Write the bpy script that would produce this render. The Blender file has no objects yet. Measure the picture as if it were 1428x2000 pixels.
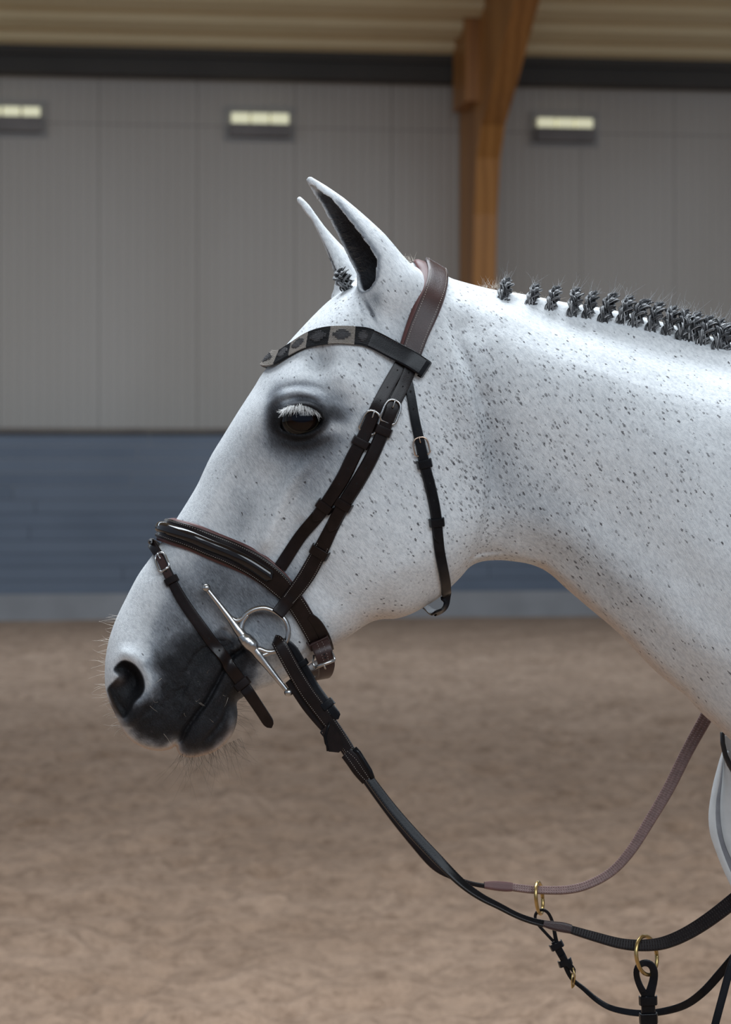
import bpy, bmesh, math, random
import numpy as np
from mathutils import Vector, Matrix

# ------------------------------------------------------------------ camera, world, lights, exposure
F_PX = 4722.0; CX = 714.0; HY = 930.0; CAMZ = 1.52; CD = 3.0
scene = bpy.context.scene
C = scene.collection
cam_d = bpy.data.cameras.new('camera'); cam = bpy.data.objects.new('camera', cam_d); C.objects.link(cam)
cam.location = (0, -CD, CAMZ); cam.rotation_euler = (math.pi/2, 0, 0)
cam_d.sensor_fit = 'VERTICAL'; cam_d.sensor_height = 36.0; cam_d.lens = F_PX/2000*36.0
cam_d.shift_y = -(1000-HY)/2000.0
cam_d.clip_end = 200
cam_d.dof.use_dof = True; cam_d.dof.focus_distance = CD-0.08; cam_d.dof.aperture_fstop = 8.0
scene.camera = cam
scene.view_settings.view_transform = 'Standard'; scene.view_settings.look = 'None'
scene.view_settings.gamma = 1.0; scene.view_settings.use_curve_mapping = False
scene.view_settings.exposure = 0.0
world = bpy.data.worlds.new('world'); scene.world = world; world.use_nodes = True
bg = world.node_tree.nodes['Background']; bg.inputs[0].default_value = (0.66, 0.80, 1.0, 1); bg.inputs[1].default_value = 0.35

def area(name, loc, rot, sx, sy, power, col):
    l = bpy.data.lights.new(name, 'AREA'); l.shape = 'RECTANGLE'; l.size = sx; l.size_y = sy
    l.energy = power; l.color = col
    o = bpy.data.objects.new(name, l); C.objects.link(o); o.location = loc; o.rotation_euler = rot
    return o
area('skylight_and_fill', (-0.3, 1.6, 6.2), (0, 0, 0), 5.0, 3.0, 640, (0.84, 0.92, 1.0))
area('skylight_and_fill', (0, 16.5, 6.7), (0, 0, 0), 26.0, 1.5, 1150, (0.70, 0.84, 1.0))  # low lamp added under the roof to brighten the lower far wall
area('added_front_fill', (1.6, -5.6, 4.6), (math.radians(90-29), 0, math.radians(17)), 6.0, 2.4, 255, (0.82, 0.91, 1.0))  # unseen lamp added behind the camera as frontal fill

def tag(o, label=None, cat=None, group=None, kind=None):
    if label: o['label'] = label
    if cat: o['category'] = cat
    if group: o['group'] = group
    if kind: o['kind'] = kind
    return o
def empty(name, loc=(0,0,0)):
    o = bpy.data.objects.new(name, None); C.objects.link(o); o.location = loc; o.empty_display_size = .1
    return o
def link(name, me, mats, parent=None, smooth=True):
    o = bpy.data.objects.new(name, me); C.objects.link(o)
    for m in (mats if isinstance(mats, (list, tuple)) else [mats]): me.materials.append(m)
    if parent is not None:
        o.parent = parent; 
        w = Vector(parent.location); p = parent.parent
        while p is not None: w += Vector(p.location); p = p.parent
        o.location = -w                         # meshes are written in world coordinates
    if smooth and len(me.polygons): me.polygons.foreach_set('use_smooth', [True]*len(me.polygons))
    return o
class MB:
    def __init__(s): s.v = []; s.f = []; s.m = []
    def add(s, vs, fs, mi=0):
        n = len(s.v); s.v.extend([tuple(map(float, v)) for v in vs]); s.f.extend([tuple(i+n for i in f) for f in fs]); s.m.extend([mi]*len(fs))
    def box(s, lo, hi, mi=0, T=None):
        vs = [(x,y,z) for x in (lo[0],hi[0]) for y in (lo[1],hi[1]) for z in (lo[2],hi[2])]
        if T: vs = [T(*v) for v in vs]
        s.add(vs, [(0,1,3,2),(4,6,7,5),(0,4,5,1),(2,3,7,6),(0,2,6,4),(1,5,7,3)], mi)
    def build(s, name, mats, parent=None, smooth=True, attr=None):
        me = bpy.data.meshes.new(name); me.from_pydata(s.v, [], s.f); me.validate()
        if len(set(s.m)) > 1 and len(s.m) == len(me.polygons): me.polygons.foreach_set('material_index', s.m)
        bm = bmesh.new(); bm.from_mesh(me); bmesh.ops.recalc_face_normals(bm, faces=bm.faces); bm.to_mesh(me); bm.free()
        return link(name, me, mats, parent, smooth)

# ------------------------------------------------------------------ materials
def mat(name):
    m = bpy.data.materials.new(name); m.use_nodes = True
    nt = m.node_tree; b = nt.nodes['Principled BSDF']
    return m, nt, b
def N(nt, t, **kw):
    n = nt.nodes.new(t)
    for k, v in kw.items(): setattr(n, k, v)
    return n
def ramp(nt, src, stops, interp='LINEAR'):
    r = N(nt, 'ShaderNodeValToRGB'); r.color_ramp.interpolation = interp
    el = r.color_ramp.elements
    while len(el) < len(stops): el.new(0.5)
    for e, (p, c) in zip(el, stops): e.position = p; e.color = (*c, 1) if len(c) == 3 else c
    nt.links.new(src, r.inputs[0]); return r
def noise(nt, scale, detail=3, vec=None, rough=.5):
    n = N(nt, 'ShaderNodeTexNoise'); n.inputs['Scale'].default_value = scale; n.inputs['Detail'].default_value = detail
    n.inputs['Roughness'].default_value = rough
    if vec is not None: nt.links.new(vec, n.inputs['Vector'])
    return n
def coords(nt, scale=(1,1,1), rot=(0,0,0)):
    tc = N(nt, 'ShaderNodeTexCoord'); mp = N(nt, 'ShaderNodeMapping')
    mp.inputs['Scale'].default_value = scale; mp.inputs['Rotation'].default_value = rot
    nt.links.new(tc.outputs['Object'], mp.inputs['Vector']); return mp.outputs[0]
def bump(nt, b, h, strength=.3, dist=.001, prev=None):
    n = N(nt, 'ShaderNodeBump'); n.inputs['Strength'].default_value = strength; n.inputs['Distance'].default_value = dist
    nt.links.new(h, n.inputs['Height'])
    if prev is not None: nt.links.new(prev.outputs[0], n.inputs['Normal'])
    nt.links.new(n.outputs[0], b.inputs['Normal']); return n
def mixc(nt, fac, a, b, mode='MIX'):
    n = N(nt, 'ShaderNodeMix', data_type='RGBA', blend_type=mode)
    for sock, v in ((n.inputs[0], fac), (n.inputs[6], a), (n.inputs[7], b)):
        if hasattr(v, 'links'): nt.links.new(v, sock)
        elif isinstance(v, (int, float)): sock.default_value = v
        else: sock.default_value = (*v, 1)
    return n.outputs[2]
def math_n(nt, op, a, b=None, clamp=False):
    n = N(nt, 'ShaderNodeMath', operation=op); n.use_clamp = clamp
    for sock, v in ((n.inputs[0], a), (n.inputs[1], b)):
        if v is None: continue
        if hasattr(v, 'links'): nt.links.new(v, sock)
        else: sock.default_value = v
    return n.outputs[0]
def simple(name, c1, c2, scale, rough=.5, metal=0, bs=0, bscale=None, coat=0, vec=None, spec=None):
    m, nt, b = mat(name)
    v = coords(nt)
    n = noise(nt, scale, 4, v); r = ramp(nt, n.outputs[0], [(.3, c1), (.7, c2)])
    nt.links.new(r.outputs[0], b.inputs['Base Color'])
    b.inputs['Roughness'].default_value = rough; b.inputs['Metallic'].default_value = metal
    b.inputs['Coat Weight'].default_value = coat; b.inputs['Coat Roughness'].default_value = .12
    if spec is not None: b.inputs['Specular IOR Level'].default_value = spec
    if bs:
        n2 = noise(nt, bscale or scale*4, 4, v); bump(nt, b, n2.outputs[0], bs, .0006)
    return m
M = {}
M['leather'] = simple('dark_brown_leather', (.007,.004,.0035), (.014,.008,.007), 60, .29, bs=.15, bscale=900, spec=.24)
M['leather_red'] = simple('reddish_brown_leather', (.035,.018,.016), (.055,.029,.026), 40, .34, spec=.28, bs=.25, bscale=900)
M['leather_pad'] = simple('russet_padding_leather', (.085,.030,.027), (.12,.045,.04), 40, .5, bs=.2, bscale=900)
M['leather_edge'] = simple('cut_leather_edge', (.05,.032,.028), (.08,.05,.045), 90, .6)
M['leather_black'] = simple('black_leather', (.004,.004,.005), (.008,.008,.010), 60, .27, bs=.15, bscale=900, spec=.20)
M['patent'] = simple('black_patent_leather', (.006,.004,.004), (.012,.008,.008), 30, .07, coat=.4, spec=.35)
M['thread'] = simple('cream_thread', (.42,.38,.33), (.55,.50,.44), 300, .8)
M['thread_dark'] = simple('brown_thread', (.10,.07,.06), (.15,.11,.10), 300, .8)
M['beige_wax'] = simple('beige_waxed_cord', (.26,.23,.20), (.38,.34,.30), 500, .8, bs=.9, bscale=1800)
M['black_wax'] = simple('black_waxed_cord', (.004,.004,.005), (.010,.010,.012), 500, .75, bs=.9, bscale=1800)
M['grey_wax'] = simple('grey_waxed_cord', (.055,.052,.055), (.10,.095,.095), 500, .8, bs=.9, bscale=1800)
M['steel'] = simple('brushed_steel', (.42,.42,.42), (.56,.55,.54), 80, .27, metal=1, bs=.05, bscale=600)
M['brass'] = simple('brass', (.44,.30,.11), (.60,.44,.20), 80, .30, metal=1)
M['rose_metal'] = simple('pale_gold_metal', (.55,.42,.33), (.68,.55,.46), 80, .25, metal=1)
M['hole'] = simple('punched_hole', (.002,.002,.002), (.004,.004,.004), 50, .9)
M['cloth'] = simple('white_cotton', (.66,.69,.70), (.74,.77,.78), 60, .9, bs=.3, bscale=1400)
M['cloth_gap_shade'] = simple('grey_cotton_gap_shade', (.22,.22,.24), (.30,.30,.32), 60, .9, bs=.3, bscale=1400)  # grey of the shadow between the pad's layers
M['piping'] = simple('black_piping', (.015,.016,.02), (.03,.03,.035), 60, .35)

# ------------------------------------------------------------------ picture frame <-> world at a given depth
def P(px, py, y=0.0):
    k = (CD+y)/F_PX
    return Vector(((px-CX)*k, y, CAMZ+(HY-py)*k))
U = CD/F_PX      # metres per pixel in the horse's middle plane
# ------------------------------------------------------------------ the horse's form: half width of the animal over its middle plane
def catmull(pts, n=8, closed=False):
    pts = [np.array(p, float) for p in pts]; out = []
    m = len(pts)
    rng = range(m) if closed else range(m-1)
    for i in rng:
        if closed: p0, p1, p2, p3 = pts[i-1], pts[i], pts[(i+1)%m], pts[(i+2)%m]
        else: p0, p1, p2, p3 = pts[max(i-1,0)], pts[i], pts[i+1], pts[min(i+2,m-1)]
        for k in range(n):
            t = k/n
            out.append(.5*((2*p1)+(-p0+p2)*t+(2*p0-5*p1+4*p2-p3)*t*t+(-p0+3*p1-3*p2+p3)*t**3))
    if not closed: out.append(pts[-1])
    return np.array(out)
SIL = [(815,512),(780,522),(735,540),(695,556),(665,572),(640,590),(610,619),(580,651),(548,687),(514,728),(496,757),(479,783),(461,811),(437,850),(413,889),(398,920),(385,948),(363,985),
 (340,1021),(318,1055),(298,1084),(274,1117),(259,1143),(246,1169),(234,1193),(224,1216),(214,1246),(208,1275),(205.5,1300),(205.5,1330),(208,1350),(214,1370),(224,1391),(234,1412),
 (245,1432),(260,1448),(285,1461),(310,1466),(332,1463),(344,1456),(346,1463),(353,1474),(372,1479),(398,1475),(426,1464),(449,1442),(460,1420),(464,1396),(463,1372),
 (476,1361),(497,1350),(537,1336),(563,1321),(610,1290),(652,1262),(686,1240),(712,1222),(730,1213),(750,1209),(774,1208),(803,1199),(833,1183),(859,1166),(877,1150),(900,1127),
 (918,1107),(940,1097),(970,1094),(1000,1096),(1039,1103),(1072,1119),(1108,1151),(1150,1187),(1210,1238),(1270,1301),(1315,1340),(1339,1358),(1372,1394),
 (1414,1432),(1450,1470),(1500,1535),(1545,1640),(1600,1760),(1750,1850),(2000,1860),(2100,1500),(2080,900),(1950,760),(1750,730),(1600,715),(1500,690),(1428,669),(1380,655),(1300,631),(1230,613),(1160,599),(1100,590),(1050,580),
 (1000,571),(965,566),(935,559),(905,551),(880,543),(860,530),(840,518)]
POLY = catmull(SIL, 5, True)
GX0, GX1, GY0, GY1, GS = 150, 2110, 440, 1900, 3.0
gx = np.arange(GX0, GX1, GS); gy = np.arange(GY0, GY1, GS)
GXX, GYY = np.meshgrid(gx, gy, indexing='ij')
def poly_dist(px, py, poly, closed=True):
    d2 = np.full(px.shape, 1e12); n = len(poly)
    inside = np.zeros(px.shape, bool)
    for i in range(n if closed else n-1):
        x0, y0 = poly[i]; x1, y1 = poly[(i+1) % n]
        dx, dy = x1-x0, y1-y0; L = dx*dx+dy*dy+1e-9
        t = np.clip(((px-x0)*dx+(py-y0)*dy)/L, 0, 1)
        d2 = np.minimum(d2, (px-x0-t*dx)**2+(py-y0-t*dy)**2)
        if closed:
            if y0 != y1:
                cond = ((y0 > py) != (y1 > py)) & (px < dx*(py-y0)/(dy)+x0)
                inside ^= cond
    return np.sqrt(d2), inside
D, INS = poly_dist(GXX, GYY, POLY)
D = np.where(INS, D, -D)
def tps(pts, vals, X, Y, reg=1e-3):
    p = np.array(pts, float)/500; v = np.array(vals, float); n = len(p)
    r = np.hypot(p[:,None,0]-p[None,:,0], p[:,None,1]-p[None,:,1]); K = r*r*np.log(r+1e-9)
    A = np.zeros((n+3, n+3)); A[:n,:n] = K+reg*np.eye(n); A[:n,n] = 1; A[:n,n+1:] = p; A[n:,:n] = A[:n,n:].T
    w = np.linalg.solve(A, np.concatenate([v, np.zeros(3)]))
    o = w[n]+w[n+1]*X/500+w[n+2]*Y/500
    for i in range(n):
        rr = np.hypot(X/500-p[i,0], Y/500-p[i,1]); o = o+w[i]*rr*rr*np.log(rr+1e-9)
    return o
def idw(pts, vals, X, Y):
    a = np.zeros(X.shape); b = np.zeros(X.shape)
    for (x, y), v in zip(pts, vals):
        w = 1/((X-x)**2+(Y-y)**2+900)**1.5; a += w*v; b += w
    return a/b
def blur(a, s):
    r = int(3*s); k = np.exp(-np.arange(-r, r+1)**2/(2*s*s)); k /= k.sum()
    p = np.pad(a, r, mode='edge')
    p = sum(k[i]*p[i:i+a.shape[0], :] for i in range(2*r+1))
    return sum(k[i]*p[:, i:i+a.shape[1]] for i in range(2*r+1))
WC = [(620,640,8.6),(590,815,9.7),(660,760,10.3),(700,850,10.3),(560,720,7.5),(800,560,6.8),(835,610,7.8),(760,590,7.4),(800,700,9.3),(790,980,9.4),(850,1080,8.0),(880,900,9.0),(700,1100,8.3),
 (640,950,9.4),(560,1000,7.6),(480,920,5.9),(450,1050,5.3),(400,1150,5.0),(330,1130,4.2),(300,1250,4.9),(262,1340,5.6),(230,1380,5.0),(330,1330,5.8),(300,1430,4.6),(390,1400,4.7),
 (415,1450,4.0),(450,1300,5.1),(520,1250,5.0),(560,1300,4.4),(610,1200,5.6),(640,1120,7.0),(760,1180,6.2),(900,650,8.0),(960,620,6.6),(1000,720,9.2),(950,900,8.6),(1000,1050,7.0),
 (1057,605,3.9),(1057,655,6.0),(1160,640,3.9),(1160,690,6.6),(1261,662,4.1),(1261,725,7.2),(1350,690,4.6),(1428,712,5.2),(1428,775,8.6),(1180,790,9.6),(1300,850,10.9),(1428,930,13.0),(1200,1000,9.8),(1100,1080,7.6),(1350,1250,10.5),(1428,1350,10.5),
 (1120,745,8.9),
 (1650,1000,19),(1650,760,8),(1650,1400,20),(1900,1300,26),(1900,850,15),(2000,1700,24),(1650,1700,15)]
Wc = tps([(a,b) for a,b,_ in WC], [c for _,_,c in WC], GXX, GYY)*0.01/U
Wc = np.maximum(Wc, 20)
RC = [(640,600,95),(560,690,85),(460,830,60),(380,980,52),(300,1110,50),(230,1230,62),(206,1330,55),(250,1440,60),(310,1465,55),(380,1478,50),(460,1420,50),(500,1350,65),(600,1295,70),
 (700,1230,75),(774,1208,100),(850,1170,120),(920,1105,90),(1000,1096,120),(1150,1190,125),(1300,1330,125),(1414,1432,130),(880,545,75),(960,570,70),(1050,582,36),(1200,607,32),(1428,669,36),(815,512,80),(700,555,90),(1600,720,120),(1650,1700,200)]
R = idw([(a,b) for a,b,_ in RC], [c for _,_,c in RC], GXX, GYY)
t = D/R
prof = np.where(t > 0, 1-(1-np.clip(t, 0, 1))**2.0, 2*t)
W2 = Wc**2*prof
W2 = np.where(D > -30, W2, -np.abs(W2))
W2 = np.maximum(W2, -(150.0**2))
W2b = blur(W2, 2.2); m = np.clip((D-6)/14, 0, 1); W2 = W2*(1-m)+W2b*m

# --- sculpted features (positions in picture frame, moved on to the middle plane)
def MP(x, y, wcm=8.0):
    k = 1-wcm*.01/CD
    return CX+(x-CX)*k, HY+(y-HY)*k
Wd = np.sqrt(np.maximum(W2, 0))
feat = np.zeros(Wd.shape)
def ell(cx, cy, a, b, ang=0, w=8.0):
    cx, cy = MP(cx, cy, w); an = math.radians(ang); c, s = math.cos(an), math.sin(an)
    dx, dy = GXX-cx, GYY-cy
    return np.hypot((dx*c+dy*s)/a, (-dx*s+dy*c)/b)
def blob(cx, cy, a, b, ang, amp, w=8.0, p=2):
    global feat
    feat += amp*np.exp(-ell(cx, cy, a, b, ang, w)**p)
def seg_d(pts, w=8.0, n=8):
    pl = catmull([MP(x, y, w) for x, y in pts], n)
    d, _ = poly_dist(GXX, GYY, pl, False); return d
def side(pts, w=8.0, n=8):
    """signed distance to an open line (positive on its right hand in picture frame) and position along it"""
    pl = catmull([MP(x, y, w) for x, y in pts], n)
    d2 = np.full(GXX.shape, 1e12); sg = np.zeros(GXX.shape); tt = np.zeros(GXX.shape)
    for i in range(len(pl)-1):
        x0, y0 = pl[i]; x1, y1 = pl[i+1]; dx, dy = x1-x0, y1-y0; L = dx*dx+dy*dy+1e-9
        t_ = ((GXX-x0)*dx+(GYY-y0)*dy)/L; tc = np.clip(t_, 0, 1)
        q = (GXX-x0-tc*dx)**2+(GYY-y0-tc*dy)**2
        u = q < d2; d2 = np.where(u, q, d2); sg = np.where(u, np.sign(dx*(GYY-y0)-dy*(GXX-x0)), sg); tt = np.where(u, (i+tc)/(len(pl)-1), tt)
    return np.sqrt(d2)*sg, tt
def sst(x, a, b): 
    t_ = np.clip((x-a)/(b-a), 0, 1); return t_*t_*(3-2*t_)
def ridge(pts, sig, amp, w=8.0, taper=True):
    global feat
    d, tt = side(pts, w)
    e = sst(tt, 0, .25)*sst(1-tt, 0, .25) if taper else 1
    feat += amp*e*np.exp(-(d/sig)**2)
# jaw border against the neck
jd, jt = side([(852,560),(872,640),(893,700),(920,770),(941,850),(949,930),(944,1000),(922,1085)])
jd = -jd   # positive towards the neck
env = sst(jt, 0.02, .25)
near = np.abs(jd) < 260
feat += np.where(near, env*(-17*sst(jd, -6, 16)*np.exp(-np.maximum(jd, 0)/65)+5*np.exp(-((jd+22)/26)**2)), 0)
# cheek muscle
feat += 7*np.exp(-ell(790,960,135,165,-25,9)**4)
ridge([(610,1010),(600,1080),(640,1160),(720,1205)], 26, -4)
# facial crest and hollows
ridge([(628,870),(580,930),(548,985),(522,1050),(506,1090)], 15, 15, 8)
ridge([(530,900),(495,960),(462,1030),(440,1090)], 26, -6, 6)
ridge([(600,1010),(566,1060),(540,1110)], 20, -6, 7)
ridge([(480,860),(440,930),(400,1010),(360,1090)], 14, 3.0, 5)
ridge([(400,1120),(430,1180),(470,1225)], 24, 4, 5)
# temple: hollow above the eye, ridges each side of it
blob(624,706,24,30,25, -27, 9)
blob(672,738,50,24,38, 9, 9)
blob(570,735,36,26,-38, 8, 8)
blob(735,790,70,30,35, 5, 9)
# folds below the ear
ridge([(700,570),(712,600),(735,625)], 5, -4, 7)
ridge([(690,575),(698,610),(720,640)], 6, 3, 7)
blob(765,570,55,50,0, 10, 7)
# orbit
EX, EY = 588, 816
blob(590,806,66,46,8, 17, 9)
blob(545,835,22,30,-10, -6, 9)
ridge([(520,800),(540,778),(575,766),(610,772),(640,796)], 9, 6, 9)
ridge([(532,802),(552,786),(585,778),(614,784),(636,802)], 5, -8, 9)
ridge([(516,786),(540,764),(580,752),(620,758),(650,778)], 5, -3.0, 9)
ridge([(545,850),(575,862),(610,856),(640,838)], 5, -3.5, 9)
ridge([(540,868),(580,882),(625,872),(655,850)], 6, -2.5, 9)
EYE_O = [(549,834),(556,812),(572,799),(594,795),(612,799),(625,810),(629,822),(622,833),(606,842),(588,846),(568,842)]
ep = catmull([MP(x, y, 10.5) for x, y in EYE_O], 6, True)
ed, ei = poly_dist(GXX, GYY, ep); ed = np.where(ei, ed, -ed)
feat += 5*np.exp(-((ed+6)/5.5)**2)
feat += -34*sst(ed, -3, 6)
# nostril
NOS = [(224,1303),(240,1290),(260,1296),(273,1310),(281,1328),(282,1346),(275,1360),(263,1372),(256,1388),(245,1401),(237,1399),(222,1379),(211,1354),(211,1343),(222,1331),(230,1320),(223,1311)]
npl = catmull([MP(x, y, 5.6) for x, y in NOS], 5, True)
nd, ni = poly_dist(GXX, GYY, npl); nd = np.where(ni, nd, -nd)
rim_side = sst(GXX, 222, 262)
feat += (9*rim_side+1.5)*np.exp(-((nd+13)/12)**2)
feat += -14*sst(nd, -3, 9)*(.35+.65*sst(GXX, 215, 250))-34*sst(nd, 2, 22)*np.exp(-ell(262,1332,26,42,-15,5.6)**2)
ridge([(282,1296),(306,1318),(312,1345),(304,1375),(285,1398)], 5, -4.5, 5.6)
ridge([(255,1262),(290,1280),(318,1310)], 20, 3, 5.6)
# mouth and lips
mouth = [(474,1268),(452,1285),(436,1310),(418,1344),(402,1372),(384,1395),(364,1425),(352,1450),(345,1462)]
ridge(mouth, 4.5, -15, 5, False)
ridge([(x-22, y-6) for x, y in mouth], 15, 5, 5)
ridge([(x+24, y+10) for x, y in mouth[2:]], 15, 5, 5)
ridge([(445,1352),(440,1390),(425,1420),(398,1450)], 4, -7, 4.5)
ridge([(458,1362),(452,1400),(440,1432)], 3.5, -5, 4.5)
ridge([(452,1330),(430,1375),(418,1410)], 4, -3, 4.5)
# skin folds round the mouth corner and bit
rs = random.Random(5)
for k in range(11):
    a = math.radians(95+k*13+rs.uniform(-4, 4)); r0 = rs.uniform(12, 20); r1 = rs.uniform(38, 70)
    cx_, cy_ = 470, 1266
    ridge([(cx_+r0*math.cos(a), cy_-r0*math.sin(a)*.7), (cx_+(r0+r1)/2*math.cos(a+.1), cy_-(r0+r1)/2*math.sin(a+.1)*.7), (cx_+r1*math.cos(a+.12), cy_-r1*math.sin(a+.12)*.7)], 3.4, -6.0, 5)
for k in range(8):
    x0 = 396-k*9; y0 = 1262+k*14
    ridge([(x0+30, y0-8), (x0, y0+6), (x0-24, y0+26)], 3.6, -4.0+.2*k, 5)
for k in range(5): ridge([(500+k*14,1350-k*8),(522+k*16,1322-k*9),(560+k*14,1300-k*10)], 4, -1.8, 4.5)
# neck: crest groove, muscles, gullet
cd_, ct_ = side([(935,575),(975,592),(1057,627),(1159,662),(1261,697),(1428,742),(1560,790),(1700,830)], 5)
feat += sst(ct_, 0, .2)*((9*sst(cd_, -8, 26)+11*sst(cd_, 0, 95))*np.exp(-np.maximum(cd_-60, 0)/110)+(-6*np.exp(-((cd_+18)/16)**2)))
ridge([(965,700),(1040,850),(1150,980),(1300,1110),(1450,1230)], 60, -5, 9)
ridge([(985,1040),(1080,1080),(1180,1150),(1300,1260),(1420,1370)], 26, -5, 8)
ridge([(960,1075),(1060,1110),(1160,1190),(1300,1320)], 15, 3.5, 7)
ridge([(895,640),(925,700),(955,780)], 20, 5, 8)
blob(1330,900,130,80,40, 8, 11)
blob(1390,1080,120,50,40, 5, 11)
def fbm(X, Y, s, seed, oct=3):
    rg = np.random.RandomState(seed); o = np.zeros(X.shape); a = 1.0
    for k in range(oct):
        g = rg.rand(128, 128); u = (X/s+50) % 127; v = (Y/s+50) % 127
        i = np.floor(u).astype(int); j = np.floor(v).astype(int); fu = u-i; fv = v-j; fu = fu*fu*(3-2*fu); fv = fv*fv*(3-2*fv)
        o += a*((g[i,j]*(1-fu)+g[(i+1)%128,j]*fu)*(1-fv)+(g[i,(j+1)%128]*(1-fu)+g[(i+1)%128,(j+1)%128]*fu)*fv-.5)
        s = s/2.1; a *= .5
    return o
feat += 1.8*fbm(GXX, GYY, 55, 3, 3)
mzm = np.exp(-ell(360,1330,110,120,0,5)**4)
feat += 2.6*mzm*fbm(GXX*.8-GYY*.6, (GXX*.6+GYY*.8)*.4, 14, 15, 3)
lipm = np.exp(-ell(370,1400,110,90,0,5)**4)
feat += 5.0*lipm*fbm(GXX*1.0+GYY*.5, GYY*.35, 9, 8, 2)
featm = sst(D, 2, 20)
Wn = np.maximum(Wd+feat*featm, 3)
W2 = np.where(D > 2, np.where(featm > 0, Wn**2*featm+W2*(1-featm), W2), W2)
W2 = W2*U*U                                        # metres squared
G2X, G2Y = np.gradient(W2, GS)
def samp(A, px, py):
    u = np.clip((np.asarray(px, float)-GX0)/GS, 0, A.shape[0]-1.001); v = np.clip((np.asarray(py, float)-GY0)/GS, 0, A.shape[1]-1.001)
    i = u.astype(int); j = v.astype(int); fu = u-i; fv = v-j
    return (A[i,j]*(1-fu)+A[i+1,j]*fu)*(1-fv)+(A[i,j+1]*(1-fu)+A[i+1,j+1]*fu)*fv
def uv_of(X, Z): return CX+np.asarray(X)/U, HY-(np.asarray(Z)-CAMZ)/U
def f_body(X, Y, Z):
    u, v = uv_of(X, Z); w = samp(W2, u, v)
    gx_, gy_ = samp(G2X, u, v)/U, samp(G2Y, u, v)/U
    return (Y*Y-w)/np.sqrt(4*Y*Y+gx_**2+gy_**2+1e-6)
def surf_px(px, py):
    """the point of the near flank seen at a picture position"""
    y = -.05
    for _ in range(12):
        q = P(px, py, y); u, v = uv_of(q.x, q.z); y = -math.sqrt(max(float(samp(W2, u, v)), 0))*.6+y*.4
    return P(px, py, y)
def nrm_at(p):
    u, v = uv_of(p.x, p.z); n = Vector((-float(samp(G2X, u, v))/U, 2*p.y, float(samp(G2Y, u, v))/U))
    return n.normalized() if n.length > 1e-9 else Vector((0,-1,0))

# --- surface extraction
def surfnet(Fv, org, h):
    s = Fv < 0
    nx, ny, nz = Fv.shape
    cnt = np.zeros((nx-1, ny-1, nz-1), np.uint8)
    for a in (0,1):
        for b in (0,1):
            for c in (0,1): cnt += s[a:nx-1+a, b:ny-1+b, c:nz-1+c]
    act = (cnt > 0) & (cnt < 8)
    ix, iy, iz = np.nonzero(act); idx = np.full(act.shape, -1, np.int32); idx[ix, iy, iz] = np.arange(len(ix))
    acc = np.zeros((len(ix), 3)); num = np.zeros(len(ix))
    cs = [(a,b,c) for a in (0,1) for b in (0,1) for c in (0,1)]
    for p in cs:
        for ax in range(3):
            if p[ax]: continue
            q = list(p); q[ax] = 1
            f0 = Fv[ix+p[0], iy+p[1], iz+p[2]].astype(float); f1 = Fv[ix+q[0], iy+q[1], iz+q[2]].astype(float)
            c = (f0 < 0) != (f1 < 0); t_ = np.where(c, f0/np.where(c, f0-f1, 1), 0)
            for k in range(3): acc[:,k] += np.where(c, p[k]+(t_ if k == ax else 0), 0)
            num += c
    vs = np.stack([ix, iy, iz], 1)+acc/num[:,None]
    vs = vs*h+np.array(org)
    quads = []
    for ax in range(3):
        a1, a2 = [(1,2),(2,0),(0,1)][ax]
        sl0 = [slice(None)]*3; sl1 = [slice(None)]*3; sl0[ax] = slice(0,-1); sl1[ax] = slice(1,None)
        cr = s[tuple(sl0)] != s[tuple(sl1)]
        e = np.nonzero(cr); pos = np.stack(e, 1)
        ok = (pos[:,a1] > 0) & (pos[:,a2] > 0) & (pos[:,a1] < Fv.shape[a1]-1) & (pos[:,a2] < Fv.shape[a2]-1); pos = pos[ok]
        inside = s[pos[:,0], pos[:,1], pos[:,2]]
        def cell(d1, d2):
            q = pos.copy(); q[:,a1] -= d1; q[:,a2] -= d2; return idx[q[:,0], q[:,1], q[:,2]]
        qd = np.stack([cell(1,1), cell(0,1), cell(0,0), cell(1,0)], 1)
        qd[~inside] = qd[~inside][:, ::-1]
        quads.append(qd)
    qd = np.concatenate(quads); qd = qd[(qd >= 0).all(1)]
    return vs, qd
def smin(a, b, k):
    h = np.clip(.5+.5*(b-a)/k, 0, 1); return b*(1-h)+a*h-k*h*(1-h)
# --- ears: curved hollow cones
def ear_fields(X, Y, Z, e):
    a, b, c, yb, yt, rr, opn = e
    A = P(a[0], a[1], yb); B = P(b[0], b[1], (yb+yt)/2); Cc = P(c[0], c[1], yt)
    ax = np.array(Cc-A); L = np.linalg.norm(ax); axn = ax/L
    s = ((X-A.x)*axn[0]+(Y-A.y)*axn[1]+(Z-A.z)*axn[2])/L
    sc = np.clip(s, 0, 1)
    bend = np.array(B)-(np.array(A)+np.array(Cc))/2
    q = 4*sc*(1-sc)
    cx_, cy_, cz_ = [np.array(A)[k]+ax[k]*sc+bend[k]*q for k in range(3)]
    r = np.interp(sc, [0,.15,.35,.55,.75,.9,1], np.array(rr)*U)
    px_ = np.array([-axn[2], 0, axn[0]]); 
    if px_[0] > 0: px_ = -px_
    an = math.radians(opn); o = px_*math.cos(an)+np.array([0,-1,0])*math.sin(an)
    # flatten the ear a little away from the opening direction
    f_o = np.sqrt((X-cx_)**2+(Y-cy_)**2+(Z-cz_)**2)-r
    sh = .40*r; ri = .82*r*np.interp(sc, [0,.03,.12,.24,.8,.95,1], [.0,.40,.78,1,1,.6,.0])-.0006
    f_i = np.sqrt((X-cx_-o[0]*sh)**2+(Y-cy_-o[1]*sh)**2+(Z-cz_-o[2]*sh)**2)-ri
    return f_o, f_i, sc
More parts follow.
